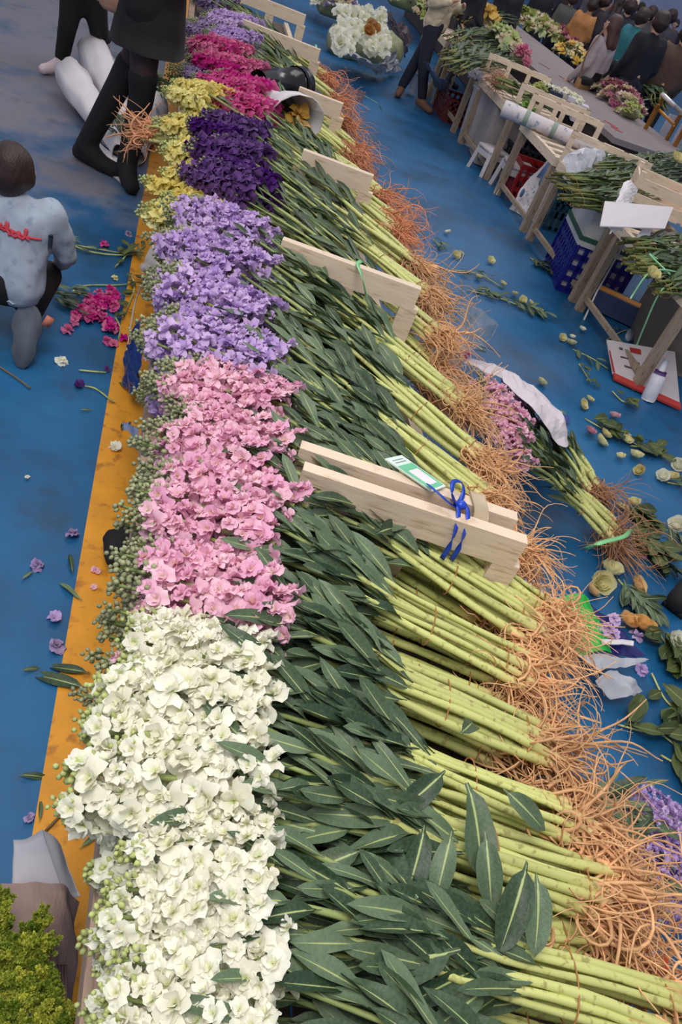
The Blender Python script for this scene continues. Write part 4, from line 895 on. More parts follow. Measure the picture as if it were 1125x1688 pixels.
# foam box with green band over blue crate
FOAM = simple('foam_grey_white', (196, 194, 196), 0.8, 0.06, 20, 0.2)
fb = thing('foam_box', 'pale foam box with a dark green band on the blue crate', 'box', (2.98, 5.22, .38), rz=math.radians(-12))
Geo().box((.22, .26, .12), (.44, .56, .20)).obj('box_body', FOAM, fb, smooth=False); Geo().box((.22, .26, .03), (.47, .59, .03)).obj('green_band', simple('dark_green_band', (38, 84, 66)), fb, smooth=False)
Geo().box((.22, .26, -.005), (.46, .58, .04)).obj('box_lid', FOAM, fb, smooth=False)
bc = thing('blue_crate', 'dark blue perforated plastic crate with white card inside', 'crate', (2.98, 5.20, .02), rz=math.radians(-12))
BLUEP = simple('dark_blue_plastic', (22, 26, 124), 0.4, 0.08, 6, 0.05)
def perforated(w, h, nx, nz, th=.012):
    """crate wall in the XZ plane with real openings, built as bars"""
    g = Geo(); cw = w/nx; ch = h/nz
    for i in range(nx+1): g.box((i*cw, 0, h/2), (cw*.42, th, h))
    for k in range(nz+1): g.box((w/2, 0, min(h, k*ch)), (w, th, ch*.46))
    return g
perforated(.46, .34, 6, 4).obj('wall_panel', BLUEP, bc, smooth=False); perforated(.46, .34, 6, 4).obj('wall_panel', BLUEP, bc, Matrix.Translation((0, .58, 0)), smooth=False)
for x in (0, .46): perforated(.58, .34, 8, 4).obj('wall_panel', BLUEP, bc, Matrix.Translation((x, 0, 0)) @ Matrix.Rotation(PI/2, 4, 'Z'), smooth=False)
Geo().box((.23, .29, .17), (.42, .54, .30)).obj('card_liner', simple('liner_white', (180, 180, 188)), bc, smooth=False)
# things under the tables
SACK = simple('grey_sack', (170, 166, 170), 0.7, 0.08, 5, 0.3)
sk = thing('bucket', 'tall grey-white bucket under the windowed stall table', 'bucket', (3.22, 8.72, 0))
Geo().tube([(0, 0, 0), (0, 0, .05), (0, 0, .50), (0, 0, .56), (0, 0, .57)], [.15, .155, .19, .20, .19], 24).obj('bucket_body', SACK, sk); Geo().tube([(0, 0, .53), (0, 0, .56)], [.205, .205], 24).obj('rim', SACK, sk)
for z in (.2, .38): Geo().box((.02, -.18, z), (.07, .012, .11)).obj('purple_mark', simple('purple_print', (90, 50, 84)), sk, smooth=False)
bx = tag(Geo().box((3.28, 8.15, .28), (.40, .46, .54), Matrix.Rotation(-.15, 4, 'Z')).obj('grey_carton', simple('carton_grey', (150, 142, 142), .8), smooth=False), 'grey carton next to the tall bucket under the stall', 'box')
RC = simple('red_plastic', (150, 28, 36), 0.45, 0.1)
def crate(label, loc, rz, d, mat):
    t = thing('plastic_crate', label, 'crate', loc, rz=rz); w, l, h = d
    for y in (-l/2, l/2): perforated(w, h, 5, 3).obj('wall_panel', mat, t, Matrix.Translation((-w/2, y, 0)), smooth=False)
    for x in (-w/2, w/2): perforated(l, h, 5, 3).obj('wall_panel', mat, t, Matrix.Translation((x, -l/2, 0)) @ Matrix.Rotation(PI/2, 4, 'Z'), smooth=False)
    Geo().box((0, 0, .02), (w*.98, l*.98, .012)).obj('crate_floor', mat, t, smooth=False); return t
crate('bright red plastic crate under the stall behind the carrier bag', (3.36, 7.25, .01), -.1, (.34, .34, .30), RC)
crate('dark red plastic crate by the feet of the quilted jacket', (3.20, 9.6, .01), 0, (.34, .5, .22), simple('dark_red_plastic', (110, 40, 38), .5))
crate('black plastic crate under the stall table of the tan roots', (3.45, 7.9, .01), 0, (.34, .4, .3), simple('black_plastic', (30, 32, 40), .5))
crate('dull teal plastic crate in shade under the windowed stall', (3.50, 6.75, .01), 0, (.3, .4, .4), simple('teal_plastic', (40, 84, 104), .5))
def stool(label, loc, rz, s=1.0):
    t = thing('plastic_stool', label, 'stool', loc, rz=rz); mt = simple('white_plastic', (196, 188, 190), 0.45, 0.04)
    Geo().box((0, 0, .235*s), (.24*s, .24*s, .03*s), taper=.94).obj('seat', mt, t)
    for x in (-1, 1):
        for y in (-1, 1): Geo().bar((x*.125*s, y*.125*s, 0), (x*.10*s, y*.10*s, .225*s), .035*s).obj('leg', mt, t, smooth=False)
        Geo().box((x*.108*s, 0, .19*s), (.018*s, .19*s, .05*s)).obj('apron', mt, t, smooth=False); Geo().box((0, x*.108*s, .19*s), (.19*s, .018*s, .05*s)).obj('apron', mt, t, smooth=False)
stool('white plastic stool at the foot of the windowed stall', (3.10, 7.72, 0), .3)
stool('white plastic stool farther under the stall by the red crate', (3.22, 7.28, 0), -.1, 1.15)
cbg = thing('carrier_bag', 'white and blue printed carrier bag leaning at the stall leg', 'bag', tuple(at(868, 320, .2)))
V0 = [at(840, 346, 0), at(888, 368, 0)]; 
s_ = sheet('bag_front', [at(840, 344, .01), at(868, 300, .24), at(905, 262, .46)], [at(886, 368, .01), at(908, 325, .24), at(925, 285, .44)], NEWS, cbg, crumple=.014)
s_ = sheet('bag_back', [at(840, 344, .01)+Vector((.12, .16, 0)), at(868, 300, .24)+Vector((.10, .10, 0)), at(905, 262, .46)+Vector((.01, .02, 0))], [at(886, 368, .01)+Vector((.12, .16, 0)), at(908, 325, .24)+Vector((.1, .1, 0)), at(925, 285, .44)+Vector((.01, .02, 0))], NEWS, cbg, crumple=.014)
for i, (x, y, z) in enumerate([(880, 322, .18), (862, 318, .2), (893, 300, .32), (905, 285, .4), (875, 345, .08)]):
    p = at(x, y, z)-cbg.location; Geo().ball(p+Vector((-.002, -.0, .0)), (.018, .014, .04), 8, 6).obj('printed_motif', simple('bag_print', (86, 116, 150), .6), cbg)
sheet('blue_panel', [at(885, 292, .325), at(905, 265, .465)], [at(912, 300, .33), at(925, 284, .455)], simple('bag_blue', (110, 140, 190), .5), cbg, crumple=.006, n=6, m=4)
# plastic bags lying on the tables
tag(blob_mesh and sheet('plastic_bag', [at(924, 268, .70), at(945, 250, .78), at(985, 252, .78), at(1000, 262, .74)], [at(928, 292, .66), at(950, 284, .72), at(985, 284, .72), at(1002, 284, .70)], MILKY, crumple=.035, lift=.08, m=10), 'crumpled white plastic bag in front of the pale rail', 'bag')
tag(sheet('grey_sheet', [at(700, 100, .5), at(735, 130, .45), at(742, 60, .7)], [at(722, 150, .1), at(735, 158, .15), at(752, 110, .55)], simple('greyish_film', (128, 132, 152), .4, alpha=.9), crumple=.03), 'grey film sheet hanging beside the jeans of the person in quilted jacket', 'film')
tag(sheet('white_cloth', [at(775, 118, .72), at(790, 112, .74), at(800, 120, .7)], [at(772, 126, .62), at(786, 128, .62), at(796, 135, .6)], PAPER, crumple=.02), 'white cloth scrap over the stall edge by the tan roots', 'cloth')
# grey tub on the nearest stall, white stick, box below
gt_ = thing('grey_tub', 'big weathered grey tub under the lowest green bundles', 'tub', (3.72, 4.55, 0))
Geo().tube([(0, 0, .0), (0, 0, .04), (0, 0, .5), (0, 0, .62), (0, 0, .64)], [.33, .36, .42, .44, .42], 32).obj('tub_wall', simple('tub_grey', (118, 108, 100), .8, .12, 5, .3), gt_)
Geo().tube([(0, 0, .60), (0, 0, .63)], [.455, .455], 32).obj('rim', simple('tub_grey', (118, 108, 100)), gt_)
tag(Geo().tube([at(963, 528, .0), at(985, 480, .18), at(1035, 392, .55)], .007, 6).obj('white_stick', simple('white_stick', (196, 192, 196), .5)), 'thin white stick leaning on the stall in front of the blue crate', 'stick')
ob = thing('small_carton', 'blue and orange carton on the floor beneath the stall', 'box', tuple(at(1020, 505, .08)), rz=-.5)
Geo().box((0, 0, .0), (.40, .16, .14)).obj('carton_body', simple('carton_blue', (70, 84, 124)), ob, smooth=False)
Geo().box((.0, -.01, .072), (.39, .10, .006)).obj('orange_panel', simple('carton_orange', (236, 164, 84)), ob, smooth=False)
rd = thing('flat_carton', 'flattened white carton with red edges and print under the near stall', 'box', (3.0, 4.0, .0))
q0, q1, q2, q3 = at(1000, 562, .12), at(1112, 582, .14), at(1120, 668, .03), at(1010, 618, .03)
quad('carton_face', [q3, q2, q1, q0], 0, .01, simple('carton_white', (206, 196, 200), .7, .05), rd)
quad('red_edge', [q3+Vector((0, -.035, -.02)), q2+Vector((0, -.035, -.02)), q2, q3], .004, .014, simple('carton_red', (176, 50, 44), .6), rd)
quad('red_edge', [q0.lerp(q3, .35), q3.lerp(q0, .05), q3.lerp(q1, .03), q0.lerp(q1, .02).lerp(q3, .3)], .0105, .002, simple('carton_red', (176, 50, 44)), rd)
def inq(u0, u1, v0, v1): return [q0.lerp(q1, u).lerp(q3.lerp(q2, u), v) for u, v in ((u0, v1), (u1, v1), (u1, v0), (u0, v0))]
for (u0, u1, v0, v1, c) in [(.32, .48, .10, .22, 'carton_red'), (.62, .78, .12, .19, 'carton_red'), (.16, .21, .16, .22, 'print_dark'), (.16, .30, .40, .44, 'print_dark'), (.20, .30, .62, .66, 'print_dark'), (.36, .44, .44, .47, 'print_dark')]:
    quad('print_mark', inq(u0, u1, v0, v1), .0102, .0015, simple('carton_red', (176, 50, 44)) if c == 'carton_red' else simple('print_dark', (90, 80, 84)), rd)
cy = thing('spray_bottle', 'white bottle with purple collar standing before the flat carton', 'bottle', tuple(at(1068, 660, 0)))
ax_ = at(1100, 592, .26)-cy.location
Geo().tube([ax_*.0, ax_*.05, ax_*.60, ax_*.66], [.040, .045, .045, .03], 18).obj('bottle_body', simple('bottle_white', (214, 212, 222), .4), cy)
Geo().tube([ax_*.62, ax_*.72], [.038, .036], 16).obj('purple_collar', simple('bottle_purple', (96, 62, 120), .5), cy); Geo().tube([ax_*.72, ax_*1.0], [.020, .015], 12).obj('nozzle', simple('bottle_white', (214, 212, 222)), cy)
jr = thing('plastic_jar', 'small clear jar lying at the foot of the near stall', 'jar', tuple(at(1050, 555, .04)))
Geo().tube([(-.06, 0, 0), (.05, 0, 0), (.07, 0, 0), (.1, 0, 0)], [.045, .045, .03, .03], 16).obj('jar_body', simple('jar_clear', (176, 176, 186), .2, alpha=.8), jr); Geo().tube([(.09, 0, 0), (.12, 0, 0)], [.034, .034], 14).obj('lid', simple('jar_lid', (120, 110, 116)), jr)
# ------------------------------------------------------------------ second counter row with cloth top, bouquets, cart
ctr = thing('cloth_counter', 'long grey cloth-covered counter beyond the stall tables', 'counter', (3.95, 7.2, 0))
CL = simple('grey_cloth_top', (136, 126, 128), 0.85, 0.06, 3, 0.1)
Geo().box((.50, 4.8, .73), (1.02, 9.6, .05)).obj('counter_top', CL, ctr, smooth=False); Geo().box((.50, 4.8, .36), (.92, 9.5, .70)).obj('counter_base', simple('dark_brown_base', (70, 52, 50)), ctr, smooth=False)  # base in one even dark brown
for (x, y) in [(1012, 208), (932, 130), (898, 108)]:
    p = at(x, y, .76)-ctr.location; g = Geo(); q = Matrix.Rotation(.35, 4, 'Z')
    for dx, dy, w, h in ((0, .10, .05, .14), (.02, .0, .07, .05), (.0, -.09, .07, .12)): g.box((p.x+dx, p.y+dy, .757), (w, h, .002), q)
    if x == 1012: g.obj('red_mark', simple('red_print', (156, 44, 58)), ctr, smooth=False)
    else: Geo().box((p.x, p.y, .757), (.03, .22, .002), q).obj('red_mark', simple('red_print_dull', (120, 60, 66)), ctr, smooth=False)
# bouquets of florets in paper standing or lying on the counter
def bouquet(label, c, spread, n, mats, wrap=None, size=.05, seed=0, green=.3, cat='bouquet', z0=.76, tall=.16):
    r = random.Random(seed); P = at(*c); t = thing('bouquet', label, cat, (P.x, P.y, z0)); 
    fls = [floret_geo(40+seed*3+k, True).mesh('flower_head', m) for k, m in enumerate(mats)]
    for i in range(n):
        a = r.uniform(0, 2*PI); rr = math.sqrt(r.random()); p = Vector((spread[0]*rr*math.cos(a), spread[1]*rr*math.sin(a), tall*(1.15-rr*rr)))
        d = Vector((p.x/spread[0]*.6, p.y/spread[1]*.6, 1))
        link('flower_head', fls[r.randrange(len(fls))], t, frame(d, (0, 1, .1), p, size*r.uniform(.8, 1.2)) @ UPQ)
    for i in range(int(n*green)):
        a = r.uniform(0, 2*PI); p = Vector((spread[0]*math.cos(a)*.9, spread[1]*math.sin(a)*.9, tall*.5)); d = Vector((math.cos(a), math.sin(a), .5))
        link('leaf', LEAVES_FAR[i % 3], t, frame(d, (0, 0, 1), p, .15))
    if wrap:
        cone('paper_wrap', Vector((P.x, P.y, z0-.0))+Vector((0, 0, .0)), Vector((P.x, P.y, z0+tall*.8)), min(spread)*.3, max(spread)*.95, wrap, t)
    else: blob('stem_mass', [((-spread[0]*.5, 0, tall*.35), tall*.4, (spread[0]*.5, 0, tall*.35), tall*.4)], BUD_GREY, t, .04, 2)
    return t
CREAM = petal_mat('petal_cream', (214, 196, 160), (180, 190, 120)); ROSEP = petal_mat('petal_rose_pink', (214, 120, 150), (190, 130, 130)); DUSTY = petal_mat('petal_dusty_rose', (176, 104, 116), (150, 120, 100)); MAG2 = petal_mat('petal_plum_pink', (178, 84, 128), (150, 110, 110)); LIME = petal_mat('petal_lime', (190, 200, 120), (150, 170, 80))
LILY = petal_mat('petal_lily', (232, 226, 206), (200, 210, 140)); ORANGE_R = petal_mat('petal_apricot', (206, 150, 80), (170, 120, 60)); YELR = petal_mat('petal_butter', (230, 196, 104), (200, 180, 90))
bouquet('mass of cream bouquets at the far left end of the grey counter', (890, 38, .85), (.36, .70), 70, [CREAM, CREAM, LIME], seed=1, size=.09)
bouquet('yellow-green bouquet next to the cream ones on the far counter', (862, 24, .85), (.3, .4), 34, [LIME, CREAM], seed=2, size=.08)
bouquet('rose pink bouquet lying on the grey counter beside the grey sweater', (938, 58, .85), (.26, .52), 60, [ROSEP, ROSEP, DUSTY], seed=3, size=.07)
bouquet('yellow-green bouquet below the rose pink one by the grey sweater', (945, 85, .85), (.2, .42), 44, [LIME, YELR, CREAM], seed=4, size=.06)
bouquet('dusty pink bouquet on the near end of the grey counter', (1022, 155, .85), (.30, .50), 90, [DUSTY, MAG2, CREAM, DUSTY], seed=5, size=.06, green=.2)
bouquet('plum pink flowers at the back of the dusty pink bouquet', (1052, 128, .9), (.24, .36), 50, [MAG2, ROSEP], seed=6, size=.06)
bouquet('small lime flowers at the foot of the dusty pink bouquet', (1040, 188, .8), (.12, .2), 14, [LIME, CREAM], seed=7, size=.05)
bouquet('pale green blooms on the dark greens by the quilted jacket', (832, 62, .85), (.16, .5), 22, [LIME, CREAM], seed=8, size=.08, z0=.80, tall=.12)
bouquet('single big yellow bloom on dark greens right of the quilted jacket', (803, 24, .9), (.08, .10), 4, [YELR], seed=9, size=.14, z0=.86, tall=.1)
bouquet('pink rose heads in film at the end of the green bundle', (858, 92, .85), (.10, .22), 12, [ROSEP, DUSTY], seed=10, size=.06)
greens('dark green foliage behind the dusty pink bouquet', (1090, 175, .8), (1085, 160, .85), (1070, 138, .9), n=14, nl=10, width=.5, seed=101, leafL=(.12, .2), bindw=.12)
tag(sheet('pale_pink_cloth', [at(1085, 112, 1.0), at(1100, 108, 1.1), at(1125, 118, 1.1)], [at(1088, 140, .8), at(1105, 146, .8), at(1130, 150, .8)], simple('pale_pink_cloth', (222, 176, 186), .8), crumple=.04, lift=.1), 'pale pink coat heaped beyond the dusty pink bouquet', 'cloth')
tag(blob('coral_hat', [(at(1104, 132, .98), .09, at(1112, 136, .96), .10)], simple('coral_knit', (226, 96, 84), .85), None, .02, 3, .006), 'coral red knit hat beside the pale pink coat', 'hat')
h = head_at(1078, 118, 1.1); person('child with dark hair seated behind the dusty pink bouquet', (h.x, h.y, 0), .3, 1.05, cloth('child_dark_coat', (50, 46, 56)), BLACKCLOTH, vox=.03)
# small packs on the stall rail
for i, (x, y, col, w) in enumerate([(935, 152, (206, 200, 190), .16), (948, 160, (214, 208, 214), .14), (918, 150, (30, 44, 66), .14), (905, 142, (34, 56, 60), .12), (962, 172, (206, 198, 206), .12)]):
    p = at(x, y, .80); c = thing('flower_pack', ['cream pack of blossoms on the grey counter behind the windowed rail', 'white pack at the right end behind the windowed rail', 'navy pack behind the windowed rail', 'dark teal pack nearest the lime bouquet', 'white folded packet hanging by the counter corner'][i], 'pack', (p.x, p.y, .64))
    Geo().box((0, 0, .08), (w, w*1.3, .16), Matrix.Rotation(-.3, 4, 'Z')).obj('pack_body', simple(f'pack_{i}', col, .6), c, smooth=False)
    for k in range(5): link('petal_tuft', FLORETS['white'][k], c, Matrix.Translation((random.uniform(-.06, .06), random.uniform(-.08, .08), .17)) @ Matrix.Scale(.035, 4))
bouquet('lime green bloom lying behind the first windowed rail', (893, 140, .8), (.09, .14), 10, [LIME], seed=11, size=.06, z0=.66, tall=.12)
bouquet('bright lime leaves in the opening of the windowed rail', (872, 168, .75), (.07, .14), 10, [petal_mat('lime_leaf', (120, 170, 50), (90, 140, 40))], seed=12, size=.05, z0=.64, tall=.10)
# gold-painted cart frame
gc = thing('metal_cart', 'gold-painted metal cart frame with pale side boards at the right edge', 'cart', (0, 0, 0)); GOLD = simple('gold_paint', (176, 120, 44), .4, .15, 12, .1, metal=.3)
def gp(x, y, z): return at(x, y, z)
gp0 = Vector((4.62, 6.9, 0)); gc.location = gp0
def down(x, y, z, z2=0.05): p = at(x, y, z); return p-gp0, Vector((p.x, p.y, z2))-gp0
for (x, y, z) in [(1095, 160, 1.0), (1086, 172, 1.0), (1122, 190, 1.0), (1136, 200, 1.0)]:
    a, b = down(x, y, z); Geo().tube([a, b], .022, 8).obj('upright', GOLD, gc)
Geo().tube([at(1093, 156, 1.02)-gp0, at(1135, 196, 1.02)-gp0], .024, 8).obj('handle_bar', simple('polished_steel', (226, 220, 222), .2, metal=.6), gc)
Geo().tube([at(1088, 182, .95)-gp0, at(1112, 206, .93)-gp0], .016, 8).obj('cross_bar', GOLD, gc)
for (x, y, z) in [(1112, 190, .95), (1132, 206, .95)]:
    a, b = down(x, y, z); Geo().bar(a, b, .10, .03).obj('side_board', simple('pale_grey_board', (176, 170, 180), .6), gc, smooth=False)
# ------------------------------------------------------------------ left aisle
wb = thing('wrapped_flowers', 'white paper-wrapped flower bundles lying on the floor behind the boots', 'wrapped flowers', tuple(at(170, 190, 0)))
cone('paper_wrap', at(215, 225, .06), at(160, 100, .20), .05, .125, PAPER, wb); cone('paper_wrap', at(200, 250, .06), at(125, 138, .14), .05, .115, PAPER, wb); cone('paper_wrap', at(225, 260, .05), at(250, 170, .18), .05, .12, NEWS, wb)
for i, (x, y) in enumerate([(190, 205), (196, 190), (200, 215), (182, 198), (188, 215), (204, 200), (195, 222)]):
    for k in range(3): link('leaf', LEAVES_FAR[(i+k) % 3], wb, frame((random.uniform(-1, 1), random.uniform(-1, 1), .5), (0, 0, 1), at(x, y, .12)-wb.location, .16))
tag(sheet('paper_sheet', [at(150, 250, .01), at(180, 285, .01), at(210, 312, .012)], [at(165, 235, .02), at(195, 262, .02), at(225, 285, .02)], PAPER, crumple=.006), 'white paper sheet on the floor under the boots', 'paper')
tag(sheet('printed_paper', [at(158, 225, .03), at(180, 245, .03), at(205, 262, .03)], [at(170, 212, .05), at(195, 232, .05), at(222, 250, .05)], simple('grey_print_paper', (140, 136, 140), .8, .3, 40, .1, dirt=(80, 80, 90)), crumple=.008), 'grey printed paper between the two boots', 'paper')
def lbunch(label, a, b, c, **kw): return greens(label, a, b, c, **kw)
greens('small bunch of dark stems poking out left of the magenta flowers', (243, 122, .52), (256, 138, .55), (290, 160, .60), n=12, nl=5, width=.16, seed=111, leafL=(.06, .1), bindw=.07, stemr=.007)
rt = bunch('reversed bunch whose orange roots stick out left of the yellow flowers', 'yellow', at(330, 245, .58), at(310, 235, .56), at(275, 226, .55), at(250, 222, .52), n=9, nl=2, width=.14, seed=112, far=True, heads=False, rootn=150, rootlen=.20, rootrad=.0045, rootmat=simple('root_salmon', (222, 160, 118), .7, .2), bindw=.07, group=None, droop=.25)
# bag, carton and shrub at the near left corner
fbg = thing('foam_bag', 'grey-white foam sheet bag standing on the orange line', 'bag', tuple(at(75, 1440, .0)))
sheet('bag_face', [at(22, 1385, .34), at(45, 1382, .35), at(70, 1366, .38)], [at(18, 1480, .24), at(50, 1480, .24), at(104, 1480, .24)], GREYF, fbg, crumple=.004, n=12, m=10)
sheet('bag_face', [at(70, 1366, .38), at(88, 1376, .35), at(102, 1394, .30)], [at(102, 1480, .24), at(118, 1482, .22), at(132, 1478, .20)], GREYF, fbg, crumple=.004, n=12, m=10)
bxc = thing('cloth_heap', 'pinkish brown sacking heap beside the bench at the near left', 'cloth', tuple(at(70, 1560, .2)))
sheet('sacking', [at(0, 1455, .26), at(50, 1455, .28), at(100, 1462, .26), at(130, 1490, .20)], [at(0, 1700, .30), at(50, 1700, .30), at(85, 1700, .26), at(112, 1680, .15)], simple('sacking_pink', (150, 126, 120), .85, .08, 10, .3), bxc, crumple=.012, lift=.04, m=14)
for i in range(5): Geo().tube([at(88+i*5, 1590, .30)-bxc.location, at(90+i*5, 1660, .27)-bxc.location], .003, 5).obj('seam_stitch', simple('sacking_dark', (96, 76, 74)), bxc)
SHR = leaf_mat('shrub_green', (104, 130, 36), (206, 208, 84), (180, 190, 80), .6)
shb = thing('conifer_sprays', 'yellow-green conifer sprays in the bottom left corner', 'foliage', tuple(at(20, 1620, .42))); r = random.Random(5)
lf = to_mesh('scale_leaf', *leaf_geo(1, .45, .1, .3, .1, 77, 3, 2)[:2], SHR, leaf_geo(1, .45, .1, .3, .1, 77, 3, 2)[2])
def spray(p, d, L, seed):
    """feathery spray: a branching twig set with tiny scale leaves, one joined mesh"""
    rr = random.Random(seed); g = Geo(); LV, LF, LU = leaf_geo(1, .5, .1, .3, .1, 77, 2, 2); LV = np.array(LV)
    def twig(p, d, L, lev):
        d = d.normalized(); g.tube([p, p+d*L*.5, p+d*L], [.0012*lev+.0006, .001*lev, .0006], 3, caps=False); n = 7
        for k in range(n):
            q = p+d*(L*(k+.6)/n)
            if lev > 0 and k > 0:
                for s in (1, -1): twig(q, d+Vector((rr.uniform(-1, 1), rr.uniform(-1, 1), rr.uniform(-.6, .8)))*.75, L*.42*(1-.4*k/n), lev-1)
            if lev < 2:
                for s in range(3):
                    m = np.array(frame(d+Vector((rr.uniform(-1, 1), rr.uniform(-1, 1), rr.uniform(-.3, 1)))*1.1, (rr.uniform(-1, 1), rr.uniform(-1, 1), 1), (0, 0, 0)).to_3x3())
                    g.add(LV*.011*rr.uniform(.8, 1.4) @ m.T+np.array(q), LF, LU)
    twig(Vector((0, 0, 0)), Vector((0, 0, 1)), L, 2)
    return g
SP = [spray(None, None, .15, s).mesh('spray', SHR) for s in range(4)]
for i in range(230):
    if i < 45: x, y = r.uniform(-40, 12), r.uniform(1490, 1600)
    elif i < 62: x, y = r.uniform(52, 72), r.uniform(1525, 1600)
    else: x = r.uniform(-40, 104); y = r.uniform(1560+max(0, x-50)*2.3, 1750)
    p = at(x, y, .36)
    link('spray', SP[r.randrange(4)], shb, frame((math.cos(i), math.sin(i), 0), (r.uniform(-.7, .5), r.uniform(-.3, .7), 1), p-shb.location, r.uniform(.26, .42)))
# ------------------------------------------------------------------ things on the floor along the bench
tag(sheet('blue_plastic', [at(205, 585, .05), at(215, 560, .25), at(232, 520, .4)], [at(205, 640, .02), at(222, 640, .15), at(232, 600, .3)], simple('blue_film', (26, 52, 120), .3), crumple=.02), 'dark blue plastic bag squeezed between orange line and bench', 'bag')
tag(sheet('clear_bag', [at(232, 440, .35), at(238, 420, .45), at(262, 400, .5)], [at(240, 480, .25), at(255, 470, .35), at(268, 440, .45)], simple('bag_film_grey', (190, 186, 186), .25, alpha=.7), crumple=.03), 'clear film bag caught on the bench edge beside the lavender flowers', 'bag')
tag(sheet('clear_bag', [at(208, 700, .15), at(215, 715, .3), at(222, 740, .4)], [at(215, 695, .2), at(222, 700, .35), at(226, 730, .45)], simple('bag_film_blue', (150, 166, 206), .25, alpha=.7), crumple=.02), 'bluish clear bag hanging from the bench beside the pink flowers', 'bag')
tag(Geo().tube(spline([at(205, 610, .01), at(212, 560, .15), at(225, 490, .3), at(245, 455, .45)], 10), .003, 5).obj('string', simple('white_string', (206, 200, 200))), 'thin white string hanging along the bench edge', 'string')
bs = thing('black_shoe', 'black shoe tip showing between bench and orange line', 'shoe', tuple(at(172, 912, .03)))
blob('shoe_upper', [((.03, -.04, .02), .03, (.06, .05, .04), .04), ((.03, -.04, .02), .03, (.02, .04, .03), .035)], BLACKCLOTH, bs, .012, 3)
bs2 = thing('black_boot', 'black shoe of a shopper cut by the right edge', 'shoe', tuple(at(1115, 1000, .0)))
blob('shoe_upper', [((-.03, -.02, .05), .055, (.12, .10, .07), .06), ((.12, .10, .07), .06, (.16, .13, .25), .07)], BLACKCLOTH, bs2, .014, 3)
Geo().box((.045, .04, .012), (.24, .10, .022), Matrix.Rotation(.7, 4, 'Z')).obj('sole', simple('black_rubber', (14, 14, 16)), bs2)
# ------------------------------------------------------------------ wrapped pink bunch on the aisle floor
pb = bunch('pink stock bunch in white wrap lying on the aisle floor', 'pink', at(768, 632, .34), at(850, 722, .34), at(950, 820, .14), at(1010, 880, .08), width=.40, n=14, nl=8, seed=120, far=False, rootn=200, rootlen=.3, hn=10, group=None, bindw=.07, rootmat=simple('root_brown', (176, 128, 92), .7, .2), stemr=.011)
bunch('second rooted bunch on the aisle floor under the white wrap', 'pink', at(800, 600, .10), at(880, 690, .16), at(955, 775, .10), at(985, 812, .06), width=.25, n=9, nl=7, seed=121, far=False, rootn=140, rootlen=.28, hn=3, group=None, bindw=.06, rootmat=simple('root_brown', (176, 128, 92)), stemr=.011)
bouquet('pink floret clump among the roots beside the white wrap', (765, 555, .25), (.07, .12), 22, [PETAL['pink'], PETAL['magenta']], seed=13, size=.03, z0=.2, tall=.08)
ww = thing('paper_wrap_sheet', 'crumpled white wrap with blue print round the pink bunch on the floor', 'wrapping paper', tuple(at(880, 670, .2)))
sheet('wrap_sheet', [at(765, 595, .12), at(830, 612, .20), at(890, 650, .22), at(928, 690, .20), at(938, 742, .10)], [at(770, 598, .22), at(822, 622, .30), at(868, 660, .32), at(900, 698, .28), at(930, 738, .20)], simple('wrap_white', (216, 206, 212), .6, .05, 8, .2), ww, n=26, m=10, crumple=.022, lift=.03)
quad('blue_print', [at(925, 685, .25), at(937, 690, .22), at(938, 705, .20), at(930, 700, .24)], .012, .003, simple('wrap_blue', (60, 84, 150)), ww)
quad('dark_print', [at(885, 722, .28), at(898, 716, .30), at(910, 738, .25), at(902, 744, .24)], .012, .003, simple('wrap_dark', (40, 40, 54)), ww)
cb = thing('clear_bag', 'half-clear plastic bag sticking out under the tan roots', 'bag', tuple(at(790, 530, .3)))
sheet('bag_face', [at(758, 512, .45), at(775, 496, .42), at(800, 515, .30)], [at(755, 555, .35), at(780, 560, .28), at(822, 534, .20)], CLEAR, cb, crumple=.008)
sheet('bag_face', [at(755, 535, .40), at(780, 540, .34), at(822, 534, .20)], [at(755, 580, .3), at(785, 575, .25), at(812, 556, .15)], CLEAR, cb, crumple=.008)
tag(ribbon([at(965, 905, .14), at(990, 895, .2), at(1030, 884, .16), at(1040, 872, .12), at(1045, 880, .1)], .02, GREEN_TIE, 'green_tape'), 'pale green tape round the stems of the floor bunch', 'tape')
# ------------------------------------------------------------------ green and navy bag, white paper, on the floor by the near roots
gb = thing('printed_bag', 'green and navy printed plastic bag on the blue floor near the roots', 'bag', tuple(at(990, 1030, .1)))
sheet('green_panel', [at(915, 985, .16), at(955, 975, .18), at(968, 985, .16)], [at(955, 1080, .16), at(990, 1075, .16), at(1010, 1078, .14)], simple('bag_green', (44, 180, 60), .25), gb, crumple=.012)
sheet('navy_panel', [at(962, 982, .14), at(985, 1010, .14), at(1010, 1020, .12)], [at(1000, 1078, .13), at(1035, 1082, .12), at(1064, 1082, .10)], simple('bag_navy', (30, 28, 100), .25), gb, crumple=.012)
sheet('white_trim', [at(990, 1053, .17), at(1020, 1054, .165), at(1045, 1056, .15)], [at(992, 1062, .17), at(1020, 1062, .165), at(1045, 1064, .15)], PAPER, gb, crumple=.004, n=8, m=3)
sheet('clear_edge', [at(955, 1078, .17), at(1010, 1082, .15), at(1068, 1088, .12)], [at(985, 1105, .14), at(1020, 1100, .13), at(1062, 1095, .11)], MILKY, gb, crumple=.012)
tag(sheet('white_wrap', [at(835, 942, .22), at(870, 955, .2), at(905, 972, .18)], [at(850, 975, .12), at(880, 995, .12), at(915, 1005, .12)], PAPER, crumple=.02), 'white paper under the roots left of the green bag', 'paper')
tag(sheet('white_wrap', [at(985, 1120, .1), at(1015, 1105, .12), at(1040, 1110, .1)], [at(1005, 1150, .05), at(1035, 1150, .06), at(1060, 1140, .05)], MILKY, crumple=.02), 'creased film below the green and navy bag', 'film')
